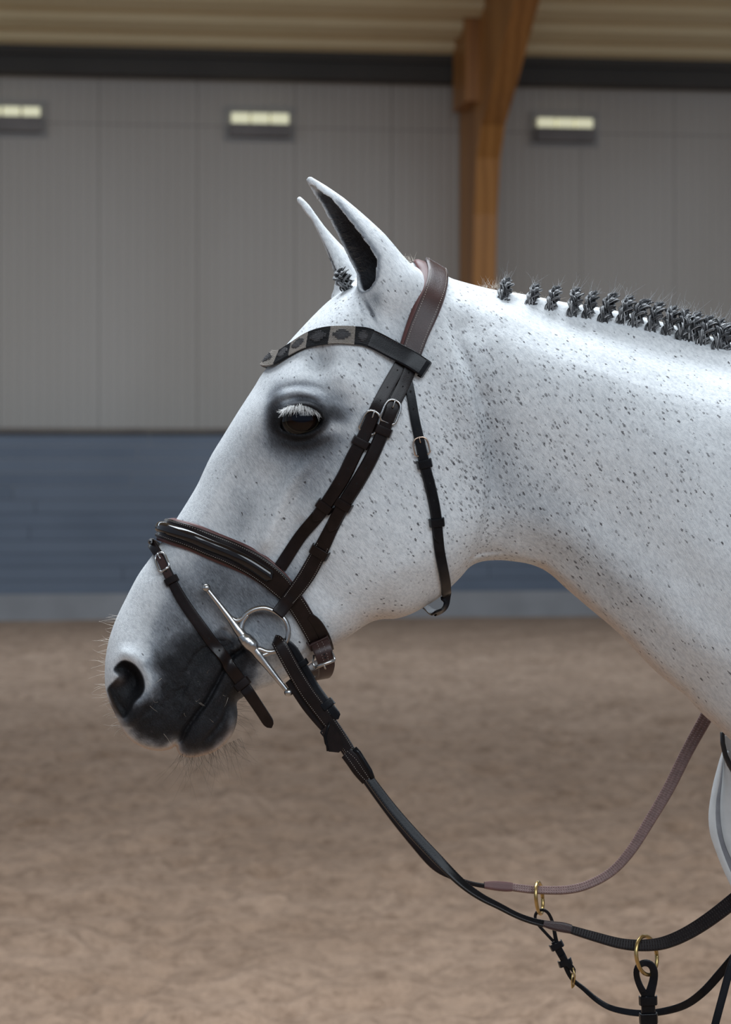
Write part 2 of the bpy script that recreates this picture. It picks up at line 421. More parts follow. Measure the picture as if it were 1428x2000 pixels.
EARS = [((764,562),(691,452),(606,352),-.060,-.070,[58,51,45,35,25,15,7.5],33),
        ((690,575),(634,462),(585,390),.050,.060,[46,40,32,25,18,12,6.5],6)]
h = .0021
x0, x1 = float(P(185,0).x), float(P(1530,0).x); z1, z0 = float(P(0,330).z), float(P(0,1600).z)
xs = np.arange(x0, x1, h); ys = np.arange(-.205, .206, h); zs = np.arange(z0, z1, h)
X3, Z3 = np.meshgrid(xs, zs, indexing='ij')
u3, v3 = uv_of(X3, Z3); w3 = samp(W2, u3, v3); g3 = (samp(G2X, u3, v3)/U)**2+(samp(G2Y, u3, v3)/U)**2
out3 = v3 < GY0+6
w3 = np.where(out3, -.01, w3)
Fv = ((ys[None,:,None]**2-w3[:,None,:])/np.sqrt(4*ys[None,:,None]**2+g3[:,None,:]+1e-6)).astype(np.float32)
for e in EARS:
    bx = [int((P(540,0).x-x0)/h), int((P(860,0).x-x0)/h)]; bz = [int((P(0,690).z-z0)/h), int((P(0,332).z-z0)/h)]
    by = [len(ys)//2-4-int(.13/h), len(ys)//2+2] if e[3] < 0 else [len(ys)//2-2, len(ys)//2+4+int(.13/h)]
    sub = Fv[bx[0]:bx[1], by[0]:by[1], bz[0]:bz[1]]
    XX, YY, ZZ = np.meshgrid(xs[bx[0]:bx[1]], ys[by[0]:by[1]], zs[bz[0]:bz[1]], indexing='ij')
    fo, fi, sc = ear_fields(XX, YY, ZZ, e)
    f = smin(sub, fo, .022)
    f = -smin(-f, np.where(sc > .02, fi, 1), .0045)
    Fv[bx[0]:bx[1], by[0]:by[1], bz[0]:bz[1]] = f
V1, Q1 = surfnet(Fv, (xs[0], ys[0], zs[0]), h); del Fv
# pull vertices on to the exact flank, away from the ears
far = np.ones(len(V1), bool)
ub, vb = uv_of(V1[:,0], V1[:,2])
far &= ~((ub > 540) & (ub < 860) & (vb < 690))
for _ in range(2):
    X, Y, Z = V1[far].T; f = f_body(X, Y, Z); u, v = uv_of(X, Z)
    gxx = -samp(G2X, u, v)/U; gzz = samp(G2Y, u, v)/U; gyy = 2*Y; gn = np.sqrt(gxx**2+gyy**2+gzz**2)+1e-6
    f = np.clip(f, -.002, .002)
    V1[far] -= (f/gn)[:,None]*np.stack([gxx, gyy, gzz], 1)
# soften the ears' voxel steps
ear = np.nonzero(~far & (vb < 640))[0]; isear = np.zeros(len(V1), bool); isear[ear] = True
E_ = np.concatenate([Q1[:,[0,1]], Q1[:,[1,2]], Q1[:,[2,3]], Q1[:,[3,0]]]); E_ = E_[isear[E_].any(1)]
for it in range(7):
    acc = np.zeros_like(V1); cn = np.zeros(len(V1))
    np.add.at(acc, E_[:,0], V1[E_[:,1]]); np.add.at(cn, E_[:,0], 1); np.add.at(acc, E_[:,1], V1[E_[:,0]]); np.add.at(cn, E_[:,1], 1)
    k_ = .5 if it % 2 == 0 else -.42 if it < 6 else .3
    V1[ear] += k_*(acc[ear]/np.maximum(cn[ear],1)[:,None]-V1[ear])
# the rest of the animal behind the picture's edge, coarser
def sd_ell(X, Y, Z, c, r):
    k0 = np.sqrt(((X-c[0])/r[0])**2+((Y-c[1])/r[1])**2+((Z-c[2])/r[2])**2); return (k0-1)*min(r)
def sd_caps(X, Y, Z, a, b, ra, rb):
    a = np.array(a); b = np.array(b); d = b-a; t_ = np.clip(((X-a[0])*d[0]+(Y-a[1])*d[1]+(Z-a[2])*d[2])/(d@d), 0, 1)
    return np.sqrt((X-a[0]-t_*d[0])**2+(Y-a[1]-t_*d[1])**2+(Z-a[2]-t_*d[2])**2)-(ra+(rb-ra)*t_)
hc = .014
xc = np.arange(P(1505,0).x, 2.75, hc); yc = np.arange(-.42, .43, hc); zc_ = np.arange(-.03, 1.85, hc)
XX, YY, ZZ = np.meshgrid(xc, yc, zc_, indexing='ij')
fb = f_body(XX, YY, ZZ)+.0015
uu, vv = uv_of(XX, ZZ); fb = np.where((uu > 2060) | (vv > 1880) | (vv < 446), .2, fb)
f2 = sd_ell(XX, YY, ZZ, (1.45,0,1.22), (.85,.31,.34))
f2 = smin(f2, sd_ell(XX, YY, ZZ, (2.15,0,1.28), (.42,.29,.36)), .1)
f2 = smin(f2, sd_ell(XX, YY, ZZ, (.98,0,1.25), (.36,.24,.36)), .1)
for sy in (-1, 1):
    f2 = smin(f2, sd_caps(XX, YY, ZZ, (.86,sy*.15,1.05), (.90,sy*.14,.80), .11, .07), .08)
    f2 = smin(f2, sd_caps(XX, YY, ZZ, (.90,sy*.14,.80), (.87,sy*.14,.50), .065, .047), .03)
    f2 = smin(f2, sd_caps(XX, YY, ZZ, (.87,sy*.14,.50), (.87,sy*.14,.22), .043, .032), .03)
    f2 = smin(f2, sd_caps(XX, YY, ZZ, (.87,sy*.14,.22), (.83,sy*.14,.09), .036, .034), .03)
    f2 = smin(f2, sd_caps(XX, YY, ZZ, (.83,sy*.14,.10), (.815,sy*.14,.035), .042, .058), .02)
    f2 = smin(f2, sd_caps(XX, YY, ZZ, (2.25,sy*.16,1.15), (2.20,sy*.15,.82), .17, .09), .1)
    f2 = smin(f2, sd_caps(XX, YY, ZZ, (2.20,sy*.15,.82), (2.42,sy*.14,.58), .085, .05), .04)
    f2 = smin(f2, sd_caps(XX, YY, ZZ, (2.42,sy*.14,.58), (2.38,sy*.14,.24), .045, .035), .03)
    f2 = smin(f2, sd_caps(XX, YY, ZZ, (2.38,sy*.14,.24), (2.33,sy*.14,.09), .038, .036), .03)
    f2 = smin(f2, sd_caps(XX, YY, ZZ, (2.33,sy*.14,.10), (2.315,sy*.14,.035), .042, .058), .02)
f2 = np.maximum(f2, -(ZZ-.002))
kk = np.clip((XX-float(P(1510,0).x))/.12, 0.02, 1)*.12
f2 = np.where(XX < P(1560,0).x, np.maximum(f2, .0), f2)
V2, Q2 = surfnet(smin(fb, f2, kk).astype(np.float32), (xc[0], yc[0], zc_[0]), hc)
VV = np.concatenate([V1, V2]); QQ = np.concatenate([Q1, Q2+len(V1)])
print('horse verts', len(VV), 'quads', len(QQ))

# --- colouring of coat and skin (pigment plus painted shade, highlight and bounce light)
u, v = uv_of(VV[:,0], VV[:,2])
kk = (CD-np.abs(VV[:,1]))/CD
PXv = CX+(u-CX)/kk; PYv = HY+(v-HY)/kk            # where on the flank, in picture units
def g(cx, cy, a, b, ang=0, p=2):
    an = math.radians(ang); c, s = math.cos(an), math.sin(an); dx, dy = PXv-cx, PYv-cy
    return np.exp(-np.hypot((dx*c+dy*s)/a, (-dx*s+dy*c)/b)**p)
def vd(poly, closed=True):
    return poly_dist(PXv, PYv, catmull(poly, 4, closed), closed)
nse = fbm(PXv+VV[:,1]*300, PYv, 22, 21, 3)
pig = np.zeros(len(VV))
def addp(x):
    global pig
    pig = 1-(1-pig)*(1-np.clip(x, 0, 1))
mz, mi = vd([(300,1290),(345,1255),(400,1235),(452,1250),(485,1262),(505,1290),(490,1330),(480,1362),(466,1380),(462,1425),(430,1462),(372,1474),(346,1452),(330,1452),(290,1450),(255,1425),(232,1392),(222,1378),(262,1376),(300,1350),(312,1318)])
mz = np.where(mi, mz, -mz)
addp(.93*sst(mz+14*nse, -26, 26))
addp(.55*g(375,1255,60,50,-30)); addp(.42*g(330,1215,60,40,-60)); addp(.34*g(400,1160,70,60,0)); addp(.30*g(480,1180,80,60,20)); addp(.33*g(520,1240,50,55))
addp(.30*g(560,1120,50,40)); addp(.22*g(470,1010,40,80,20)); addp(.30*g(310,1310,40,50))
nz, nzi = vd(NOS); nz = np.where(nzi, nz, -nz)
addp(.98*sst(nz, -3, 3)*(1-.4*g(232,1322,9,9)))
ez, ezi = vd(EYE_O); ez = np.where(ezi, ez, -ez)
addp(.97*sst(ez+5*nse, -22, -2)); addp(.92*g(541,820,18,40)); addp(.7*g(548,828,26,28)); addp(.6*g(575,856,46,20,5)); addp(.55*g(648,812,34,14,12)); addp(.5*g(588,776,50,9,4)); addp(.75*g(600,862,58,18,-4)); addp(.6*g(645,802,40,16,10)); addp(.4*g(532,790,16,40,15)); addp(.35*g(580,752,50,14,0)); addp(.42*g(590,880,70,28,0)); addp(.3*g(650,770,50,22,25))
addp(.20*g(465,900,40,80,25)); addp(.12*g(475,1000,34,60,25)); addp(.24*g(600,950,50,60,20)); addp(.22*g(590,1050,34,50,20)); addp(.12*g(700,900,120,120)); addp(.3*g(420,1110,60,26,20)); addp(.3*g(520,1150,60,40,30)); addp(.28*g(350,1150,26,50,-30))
pig = pig*(1-.75*g(533,1000,15,75,24))*(1-.5*g(440,940,14,100,24))  # paler along the facial crest: its highlight painted into the coat
addp(.25*g(790,650,30,60,20)); addp(.35*g(735,585,16,20,0)); addp(.5*g(724,606,5,30,-28)); addp(.3*g(706,600,4,24,-20)); addp(.2*g(625,700,22,26))  # includes shade painted into the ear-fold creases and the temple hollow
addp(.22*g(960,860,60,190,-8)); addp(.2*g(1060,990,70,120,-40)); addp(.16*g(1200,1130,80,110,-45))
# inside of the ears
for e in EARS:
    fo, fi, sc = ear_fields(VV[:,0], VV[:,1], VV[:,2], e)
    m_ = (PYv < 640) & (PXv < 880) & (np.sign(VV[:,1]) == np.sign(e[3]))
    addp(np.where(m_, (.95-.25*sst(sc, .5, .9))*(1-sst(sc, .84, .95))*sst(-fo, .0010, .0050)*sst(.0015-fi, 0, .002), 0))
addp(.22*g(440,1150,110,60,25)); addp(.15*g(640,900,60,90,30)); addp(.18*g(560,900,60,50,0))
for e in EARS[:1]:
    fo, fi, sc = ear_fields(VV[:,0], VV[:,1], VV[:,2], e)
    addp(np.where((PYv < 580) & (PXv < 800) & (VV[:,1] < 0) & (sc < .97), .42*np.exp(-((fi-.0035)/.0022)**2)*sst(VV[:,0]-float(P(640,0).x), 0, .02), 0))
spk = .07+.95*g(940,860,60,230,-6)+.5*g(1060,900,110,140,-30)+.45*g(1180,1130,45,170,-48)+.35*g(850,780,60,180)+.3*g(790,900,150,220)+.35*g(650,690,120,90)+.3*g(1150,760,200,80,15)+.22*g(1300,900,160,160)+.2*g(640,620,60,50)
spk = spk*(.45+.55*sst(PXv, 560, 760))
sz = np.abs(samp(D, u, v)); lipz = sst(PYv, 1395, 1440)*sst(480-PXv, 0, 40)
warm = .9*lipz*np.exp(-(sz/9)**2)+.15*g(232,1330,14,10)+.35*g(215,1385,9,30,-25)
pig = pig*(1-.6*lipz*np.exp(-(sz/8)**2))
gz = poly_dist(PXv, PYv, catmull([(1060,1112),(1108,1151),(1210,1238),(1315,1340),(1428,1442)], 4), False)[0]
warm = warm+.55*np.exp(-(gz/16)**2)+.35*g(760,1205,90,14)+.3*g(660,1250,70,12,-30)  # warm bounce from the sand, painted along neck and jaw undersides
warm = np.clip(warm, 0, 1)
me = bpy.data.meshes.new('body')
me.vertices.add(len(VV)); me.vertices.foreach_set('co', VV.astype(np.float32).ravel())
me.loops.add(len(QQ)*4); me.loops.foreach_set('vertex_index', QQ.astype(np.int32).ravel())
me.polygons.add(len(QQ)); me.polygons.foreach_set('loop_start', np.arange(0, len(QQ)*4, 4, dtype=np.int32))
me.update(calc_edges=True); me.validate()
for nm, arr in (('pigment_and_shade', pig), ('flecks', np.clip(spk, 0, 1)), ('warm_skin_and_bounce', warm)):
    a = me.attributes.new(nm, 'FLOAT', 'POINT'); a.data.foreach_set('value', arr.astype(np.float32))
if me.polygons[0].normal.dot(me.polygons[0].center-Vector((.6,0,1.3))) < -10: pass

# coat material
m, nt, b = mat('flea_bitten_grey_coat'); M['coat'] = m
A = {k: N(nt, 'ShaderNodeAttribute', attribute_name=k) for k in ('pigment_and_shade', 'flecks', 'warm_skin_and_bounce')}
hairv = coords(nt, (1,1,1), (0, math.radians(35), 0)); mp2 = N(nt, 'ShaderNodeMapping'); mp2.inputs['Scale'].default_value = (1100, 900, 190)
nt.links.new(hairv, mp2.inputs[0]); hn = noise(nt, 1, 3, mp2.outputs[0], .6)
mp3 = N(nt, 'ShaderNodeMapping'); mp3.inputs['Scale'].default_value = (330, 330, 120); nt.links.new(hairv, mp3.inputs[0]); hn2 = noise(nt, 1, 2, mp3.outputs[0])
mott = noise(nt, 45, 4, coords(nt), .65)
# pigment with hair-level break-up
pg = math_n(nt, 'ADD', A['pigment_and_shade'].outputs['Fac'], math_n(nt, 'MULTIPLY', math_n(nt, 'SUBTRACT', hn.outputs[0], .5), .34))
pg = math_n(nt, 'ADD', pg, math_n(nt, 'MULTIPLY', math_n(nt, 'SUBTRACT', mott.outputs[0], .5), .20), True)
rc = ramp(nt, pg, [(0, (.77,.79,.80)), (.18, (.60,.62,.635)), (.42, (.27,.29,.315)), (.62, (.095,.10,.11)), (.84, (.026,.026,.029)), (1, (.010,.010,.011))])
wm = mixc(nt, A['warm_skin_and_bounce'].outputs['Fac'], rc.outputs[0], mixc(nt, pg, (.66,.50,.38), (.22,.14,.10)))
# flecks
vo_c = N(nt, 'ShaderNodeMapping'); vo_c.inputs['Scale'].default_value = (320, 320, 150); nt.links.new(hairv, vo_c.inputs[0])
dist = noise(nt, 3, 2, vo_c.outputs[0]); 
vadd = N(nt, 'ShaderNodeVectorMath', operation='ADD'); nt.links.new(vo_c.outputs[0], vadd.inputs[0]); nt.links.new(dist.outputs['Color'], vadd.inputs[1])
vo = N(nt, 'ShaderNodeTexVoronoi'); vo.inputs['Scale'].default_value = .95; nt.links.new(vadd.outputs[0], vo.inputs['Vector'])
sepc = N(nt, 'ShaderNodeSeparateColor'); nt.links.new(vo.outputs['Color'], sepc.inputs[0])
clus = noise(nt, 32, 3, coords(nt), .6)
dens = math_n(nt, 'MULTIPLY', A['flecks'].outputs['Fac'], math_n(nt, 'ADD', math_n(nt, 'MULTIPLY', clus.outputs[0], 2.2), -.25))
pick = math_n(nt, 'LESS_THAN', sepc.outputs[0], dens)
size = math_n(nt, 'ADD', math_n(nt, 'MULTIPLY', sepc.outputs[1], .22), .30)
dot_ = math_n(nt, 'MULTIPLY', math_n(nt, 'MULTIPLY', math_n(nt, 'SUBTRACT', size, vo.outputs['Distance']), 7, True), pick)
dot_ = math_n(nt, 'MULTIPLY', dot_, math_n(nt, 'ADD', math_n(nt, 'MULTIPLY', sepc.outputs[2], .6), .3))
col = mixc(nt, dot_, wm, (.045,.04,.045))
vo2c = N(nt, 'ShaderNodeMapping'); vo2c.inputs['Scale'].default_value = (420, 420, 170); vo2c.inputs['Location'].default_value = (7,3,5); nt.links.new(hairv, vo2c.inputs[0])
vo2 = N(nt, 'ShaderNodeTexVoronoi'); nt.links.new(vo2c.outputs[0], vo2.inputs['Vector']); sp2 = N(nt, 'ShaderNodeSeparateColor'); nt.links.new(vo2.outputs['Color'], sp2.inputs[0])
d2_ = math_n(nt, 'MULTIPLY', math_n(nt, 'MULTIPLY', math_n(nt, 'SUBTRACT', .46, vo2.outputs['Distance']), 6, True), math_n(nt, 'LESS_THAN', sp2.outputs[0], math_n(nt, 'ADD', math_n(nt, 'MULTIPLY', A['flecks'].outputs['Fac'], .25), .13)))
col = mixc(nt, math_n(nt, 'MULTIPLY', d2_, .42), col, (.10,.10,.115))
fine = ramp(nt, hn2.outputs[0], [(.30, (.74,.75,.765)), (.60, (1,1,1))])
col = mixc(nt, .8, col, fine.outputs[0], 'MULTIPLY')
nt.links.new(col, b.inputs['Base Color']); b.inputs['Roughness'].default_value = .62; b.inputs['Specular IOR Level'].default_value = .3
b.inputs['Roughness'].default_value = .55; b.inputs['Specular IOR Level'].default_value = .16
bm1 = bump(nt, b, hn.outputs[0], .60, .0010)
sk = noise(nt, 420, 4, coords(nt), .6)
bump(nt, b, math_n(nt, 'MULTIPLY', sk.outputs[0], A['pigment_and_shade'].outputs['Fac']), .5, .0012, bm1)

horse = empty('horse', (.9, 0, 0))
tag(horse, 'flea-bitten grey horse in profile with braided mane, wearing the dark bridle', 'horse')
body = link('body', me, M['coat'], horse)

# --- eye
ew = float(np.sqrt(samp(W2, *MP(588, 740, 9))))
pe = P(EX+2, EY+2, -.100)
er = .0275
orb_w = float(samp(np.sqrt(np.maximum(W2, 0)), *MP(590, 770, 10)))
EC = P(EX+3, EY+3, -(orb_w-.0215)); EC = Vector(EC)
print('orbit half width', orb_w)
m, nt, b = mat('horse_eye'); M['eye'] = m
tc = coords(nt)
sx = N(nt, 'ShaderNodeSeparateXYZ'); nt.links.new(tc, sx.inputs[0])
ra = math_n(nt, 'SQRT', math_n(nt, 'ADD', math_n(nt, 'POWER', math_n(nt, 'MULTIPLY', sx.outputs[0], 1/.0205), 2.0), math_n(nt, 'POWER', math_n(nt, 'MULTIPLY', math_n(nt,'ADD',sx.outputs[2],.001), 1/.0155), 2.0)))
rp = math_n(nt, 'SQRT', math_n(nt, 'ADD', math_n(nt, 'POWER', math_n(nt, 'ABSOLUTE', math_n(nt, 'MULTIPLY', sx.outputs[0], 1/.0150)), 2.0), math_n(nt, 'POWER', math_n(nt, 'ABSOLUTE', math_n(nt, 'MULTIPLY', math_n(nt,'SUBTRACT',sx.outputs[2],.002), 1/.0075)), 2.0)))
iris = ramp(nt, ra, [(.0, (.009,.0045,.003)), (.75, (.009,.0045,.003)), (.90, (.003,.002,.002)), (.97, (.03,.025,.016)), (1.0, (.008,.007,.006))])
pup = ramp(nt, rp, [(.75, (0,0,0)), (1.0, (1,1,1))])
nt.links.new(mixc(nt, pup.outputs[0], (.003,.004,.008), iris.outputs[0]), b.inputs['Base Color'])
b.inputs['Roughness'].default_value = .04; b.inputs['Specular IOR Level'].default_value = .22
bm = bmesh.new(); bmesh.ops.create_uvsphere(bm, u_segments=64, v_segments=40, radius=er)
me = bpy.data.meshes.new('eye'); bm.to_mesh(me); bm.free()
for sgn in (-1, 1):
    eo = bpy.data.objects.new('eye', me if sgn < 0 else me.copy()); C.objects.link(eo)
    if sgn < 0: me.materials.append(M['eye'])
    me.polygons.foreach_set('use_smooth', [True]*len(me.polygons)); eo.parent = horse
    eo.location = Vector((EC.x, EC.y*(-sgn), EC.z))-horse.location
    
# --- strands
def tube(mb, pts, r0, r1=None, sides=5, mi=0, cap=True):
    r1 = r0 if r1 is None else r1
    pts = [Vector(p) for p in pts]; n = len(pts); rings = []
    nrm = None
    for i, p in enumerate(pts):
        tg = (pts[min(i+1,n-1)]-pts[max(i-1,0)]).normalized()
        if nrm is None: nrm = tg.orthogonal().normalized()
        nrm = (nrm-tg*nrm.dot(tg)).normalized(); bi = tg.cross(nrm)
        r = r0(i/(n-1)) if callable(r0) else r0+(r1-r0)*i/(n-1)
        rings.append([p+(nrm*math.cos(2*math.pi*k/sides)+bi*math.sin(2*math.pi*k/sides))*r for k in range(sides)])
    vs = [q for rg in rings for q in rg]; fs = []
    for i in range(n-1):
        for k in range(sides): fs.append((i*sides+k, i*sides+(k+1)%sides, (i+1)*sides+(k+1)%sides, (i+1)*sides+k))
    if cap: fs.append(tuple(range(sides))[::-1]); fs.append(tuple((n-1)*sides+k for k in range(sides)))
    mb.add(vs, fs, mi)
def hair(mb, p, d, L, r, curl, rnd, sides=3, n=6, mi=0):
    d = Vector(d).normalized(); c = Vector((rnd.uniform(-1,1), rnd.uniform(-1,1), rnd.uniform(-1,1)))*curl
    pts = [p+d*(L*t)+c*(L*t*t) for t in [k/(n-1) for k in range(n)]]
    tube(mb, pts, r, r*.2, sides, mi, False)
M['hair_white'] = simple('white_hair', (.75,.74,.72), (.85,.84,.82), 100, .5)
M['hair_pale'] = simple('pale_whisker', (.50,.42,.34), (.62,.55,.47), 100, .5)
M['hair_dark'] = simple('dark_whisker', (.06,.045,.035), (.12,.09,.07), 100, .5)
rnd = random.Random(11)
mb = MB()
for i in range(200):                                 # eyelashes along the upper lid
    t_ = rnd.random(); x = 553+70*t_; y = 801-9*math.sin(math.pi*min(1, t_*1.05))+11*max(0, t_-.55)+rnd.uniform(-4,4)
    p = P(x, y, -(orb_w+.004+rnd.uniform(0,.002)))
    d = Vector(((t_-.42)*1.3+rnd.uniform(-.2,.2), -.75, -.75+rnd.uniform(-.25,.2)-.5*(1-abs(t_-.5)*2)))
    hair(mb, p, d, rnd.uniform(.006,.0125), .00028, .25, rnd)
for i in range(70):
    t_ = rnd.random(); x = 551+25*t_; y = 804-10*t_+rnd.uniform(-3,3)
    hair(mb, P(x, y, -(orb_w+.003)), Vector((-1+rnd.uniform(-.2,.4), -.5, -.15+rnd.uniform(-.3,.2))), rnd.uniform(.004,.009), .00026, .25, rnd)
tag(mb.build('eyelashes', M['hair_white'], horse), 'white eyelashes', kind='stuff')
mb = MB()
for i in range(105):                                 # whiskers under the lips
    x = rnd.uniform(350, 470); y = 1478-max(0, (x-400))*.45
    p = P(x, y-6, rnd.uniform(-.03,.03)); d = Vector((rnd.uniform(-.35,.7)+(x-400)/120, rnd.uniform(-.3,.3), -1))
    hair(mb, p, d, rnd.uniform(.012,.042), .00015, .75, rnd, n=8)
for i in range(30):
    x = rnd.uniform(440, 475); y = 1362+rnd.uniform(0,50)
    hair(mb, P(x-4, y, rnd.uniform(-.03,.02)), Vector((1, rnd.uniform(-.3,.3), rnd.uniform(-.9,.1))), rnd.uniform(.015,.045), .00014, .45, rnd, n=8)
tag(mb.build('chin_whiskers', M['hair_dark'], horse), 'dark whiskers below the lips', kind='stuff')
mb = MB()
edge = [(237,1203),(221,1237),(210,1270),(205.5,1300),(205.5,1330),(208,1350),(214,1370),(224,1391),(234,1412),(245,1432),(260,1448)]
for i in range(60):
    k = rnd.uniform(0, len(edge)-1.01); a = edge[int(k)]; b_ = edge[int(k)+1]; f = k-int(k)
    p = P(a[0]+(b_[0]-a[0])*f+1, a[1]+(b_[1]-a[1])*f, rnd.uniform(-.02,.02))
    hair(mb, p, Vector((-1, rnd.uniform(-.4,.2), rnd.uniform(-.35,.25))), rnd.uniform(.005,.022), .00024, .4, rnd)
for i in range(13):
    x, y = rnd.uniform(290,450), rnd.uniform(1290,1440); p = surf_px(x, y)
    hair(mb, p, nrm_at(p)+Vector((rnd.uniform(-1,1), -.2, rnd.uniform(-1,.3))), rnd.uniform(.006,.02), .00022, .5, rnd)
tag(mb.build('muzzle_whiskers', M['hair_pale'], horse), 'pale whiskers on the nose and lips', kind='stuff')

mb = MB()
for i in range(130):                                 # soft hairs inside the near ear
    t_ = rnd.random(); x = 636+70*t_+rnd.uniform(-4,6); y = 405+125*t_+rnd.uniform(-12,12)
    hair(mb, P(x, y, -.066+rnd.uniform(-.004,.004)), Vector((1, rnd.uniform(-.2,.4), rnd.uniform(-.1,.35))), rnd.uniform(.006,.014), .00012, .4, rnd)
tag(mb.build('ear_hairs', M['hair_dark'], horse), 'fine brownish hairs inside the near ear', kind='stuff')

# --- mane: plaited knots
m, nt, b = mat('grey_mane_hair'); M['mane'] = m
at = N(nt, 'ShaderNodeAttribute', attribute_name='shade'); r = ramp(nt, at.outputs['Fac'], [(0, (.012,.013,.015)), (.45, (.07,.072,.078)), (.8, (.34,.345,.35)), (1, (.6,.6,.6))])
n_ = noise(nt, 900, 2, coords(nt)); nt.links.new(mixc(nt, .5, r.outputs[0], n_.outputs[0], 'OVERLAY'), b.inputs['Base Color']); b.inputs['Roughness'].default_value = .42
def plait(seed, H=.031, Wd_=.0086, turns=1.15):
    """a short three-strand plait folded into a knot; local z along its length, -y outwards"""
    rd = random.Random(seed); mb = MB(); shades = []
    for k in range(3):
        for j in range(22):
            a0 = 2*math.pi*j/22*2.4*3; rj = .0040*math.sqrt((j+.5)/22)
            pts = []; n = 20; wob = rd.uniform(-.0004,.0004)
            for i in range(n):
                t_ = i/(n-1); ph = 2*math.pi*(turns*t_+k/3)
                env = math.sin(math.pi*(.12+.76*t_))**.6
                x = Wd_*env*math.sin(ph)*.60; y = -.0036*math.sin(2*ph)*env-.0105*math.sin(math.pi*(.1+.8*t_))
                z = (t_-.5)*H
                tw = a0+t_*3
                pts.append((x+rj*math.cos(tw)*(.75+.25*env)+wob, y+rj*math.sin(tw), z+wob+.0018*math.cos(ph)))
            s0 = len(mb.v); tube(mb, pts, .00066, .00060, 4)
            sh = min(1, max(0, rd.gauss(.42, .28))); shades += [sh]*(len(mb.v)-s0)
    for j in range(15):                               # loose ends
        s0 = len(mb.v); p = Vector((rd.uniform(-.006,.006), -.005, H*.45)); hair(mb, p, (rd.uniform(-1,1), rd.uniform(-.4,.6), 1.1), rd.uniform(.004,.022), .00018, .4, rd)
        shades += [.75]*(len(mb.v)-s0)
    me = bpy.data.meshes.new('mane_braid'); me.from_pydata(mb.v, [], mb.f)
    a = me.attributes.new('shade', 'FLOAT', 'POINT'); a.data.foreach_set('value', np.array(shades, np.float32))
    me.materials.append(M['mane']); me.polygons.foreach_set('use_smooth', [True]*len(me.polygons)); return me
plaits = [plait(s) for s in (1,2,3,4,5)]
BR = [(981,569,1.0),(1036,577,.92),(1078,583,.95),(1118,591,1.05),(1151,596,1.0),(1187,602,1.1),(1218,605,1.05),(1250,613,1.1),(1278,620,1.1),(1304,627,1.1),(1328,635,1.15),(1352,640,1.1),(1374,647,1.15),(1398,655,1.2),(1419,662,1.15),(1442,669,1.15),(1466,677,1.15)]
for i, (x, y, s) in enumerate(BR):
    o = bpy.data.objects.new('mane_braid', plaits[i % 5]); C.objects.link(o); o.parent = horse
    o.location = P(x+1, y+5, -.020)-horse.location; o.scale = (s*1.05, s*1.15, s*1.18)
    o.rotation_euler = (math.radians(-24), math.radians(20+rnd.uniform(-6,6)), rnd.uniform(-.3,.3))
fb_ = bpy.data.objects.new('forelock_braid', plaits[2]); C.objects.link(fb_); fb_.parent = horse
fb_.location = P(672,548,-.012)-horse.location; fb_.scale = (1.35,1.3,.85); fb_.rotation_euler = (math.radians(-10), math.radians(-22), 0)
fb_['label'] = 'rolled grey forelock knot'
mb = MB(); sh = []
for i in range(420):                                 # roots and stray hairs on the crest
    k = rnd.uniform(0, len(BR)-1.01); a = BR[int(k)]; b_ = BR[int(k)+1]; f = k-int(k)
    x = a[0]+(b_[0]-a[0])*f; y = a[1]+(b_[1]-a[1])*f
    hair(mb, P(x+rnd.uniform(-3,3), y+rnd.uniform(0,9), rnd.uniform(-.012,.008)), Vector((rnd.uniform(-1,1), rnd.uniform(-.8,.3), rnd.uniform(.1,.9))), rnd.uniform(.003,.010)*(2.0 if rnd.random() < .1 else 1), .0002, .4, rnd)
for i in range(70):
    hair(mb, P(rnd.uniform(940,980), rnd.uniform(560,572), rnd.uniform(-.01,.01)), Vector((rnd.uniform(-1,.6), rnd.uniform(-.5,.3), rnd.uniform(.2,1))), rnd.uniform(.004,.014), .0002, .4, rnd)
for i in range(50):
    hair(mb, P(rnd.uniform(776,812), rnd.uniform(505,515), rnd.uniform(-.02,.01)), Vector((rnd.uniform(-1,.4), rnd.uniform(-.5,.3), rnd.uniform(.4,1))), rnd.uniform(.004,.009), .0002, .4, rnd)
tag(mb.build('stray_mane_hairs', M['hair_pale'], horse), 'pale stray hairs standing up along the crest', kind='stuff')
# ------------------------------------------------------------------ the riding hall
YAW = math.radians(7.7); W0 = Vector((0, 24.4, 0))
es = Vector((math.cos(YAW), math.sin(YAW), 0)); en = Vector((math.sin(YAW), -math.cos(YAW), 0))
def Wd3(s, t, z):                                   # along the wall, into the hall, up
    return W0+es*s+en*t+Vector((0,0,z))
def wall_s(px, t=0.0):                              # position along the wall met by a picture column
    a = (px-CX)/F_PX; # (W0.x + es.x*s + en.x*t) = a*(W0.y+CD + es.y*s + en.y*t)
    return (a*(W0.y+CD+en.y*t)-W0.x-en.x*t)/(es.x-a*es.y)
def wall_z(px, py, t=0.0):
    p = Wd3(wall_s(px, t), t, 0); return CAMZ+(HY-py)*(p.y+CD)/F_PX
m, nt, b = mat('white_ribbed_sheet'); M['sheet'] = m
n1 = noise(nt, .7, 4, coords(nt, (1,1,.4))); nt.links.new(ramp(nt, n1.outputs[0], [(.3, (.385,.335,.285)), (.7, (.425,.375,.325))]).outputs[0], b.inputs['Base Color']); b.inputs['Roughness'].default_value = .5
M['plank'] = simple('blue_grey_painted_board', (.098,.118,.150), (.115,.138,.175), .9, .5)
M['plank_b'] = simple('blue_grey_board_worn', (.088,.108,.140), (.108,.130,.166), 1.3, .55)
M['ledge'] = simple('brown_ledge_wood', (.11,.09,.075), (.15,.125,.10), 3, .7)
M['concrete'] = simple('pale_concrete', (.21,.205,.205), (.26,.255,.255), 2, .9)
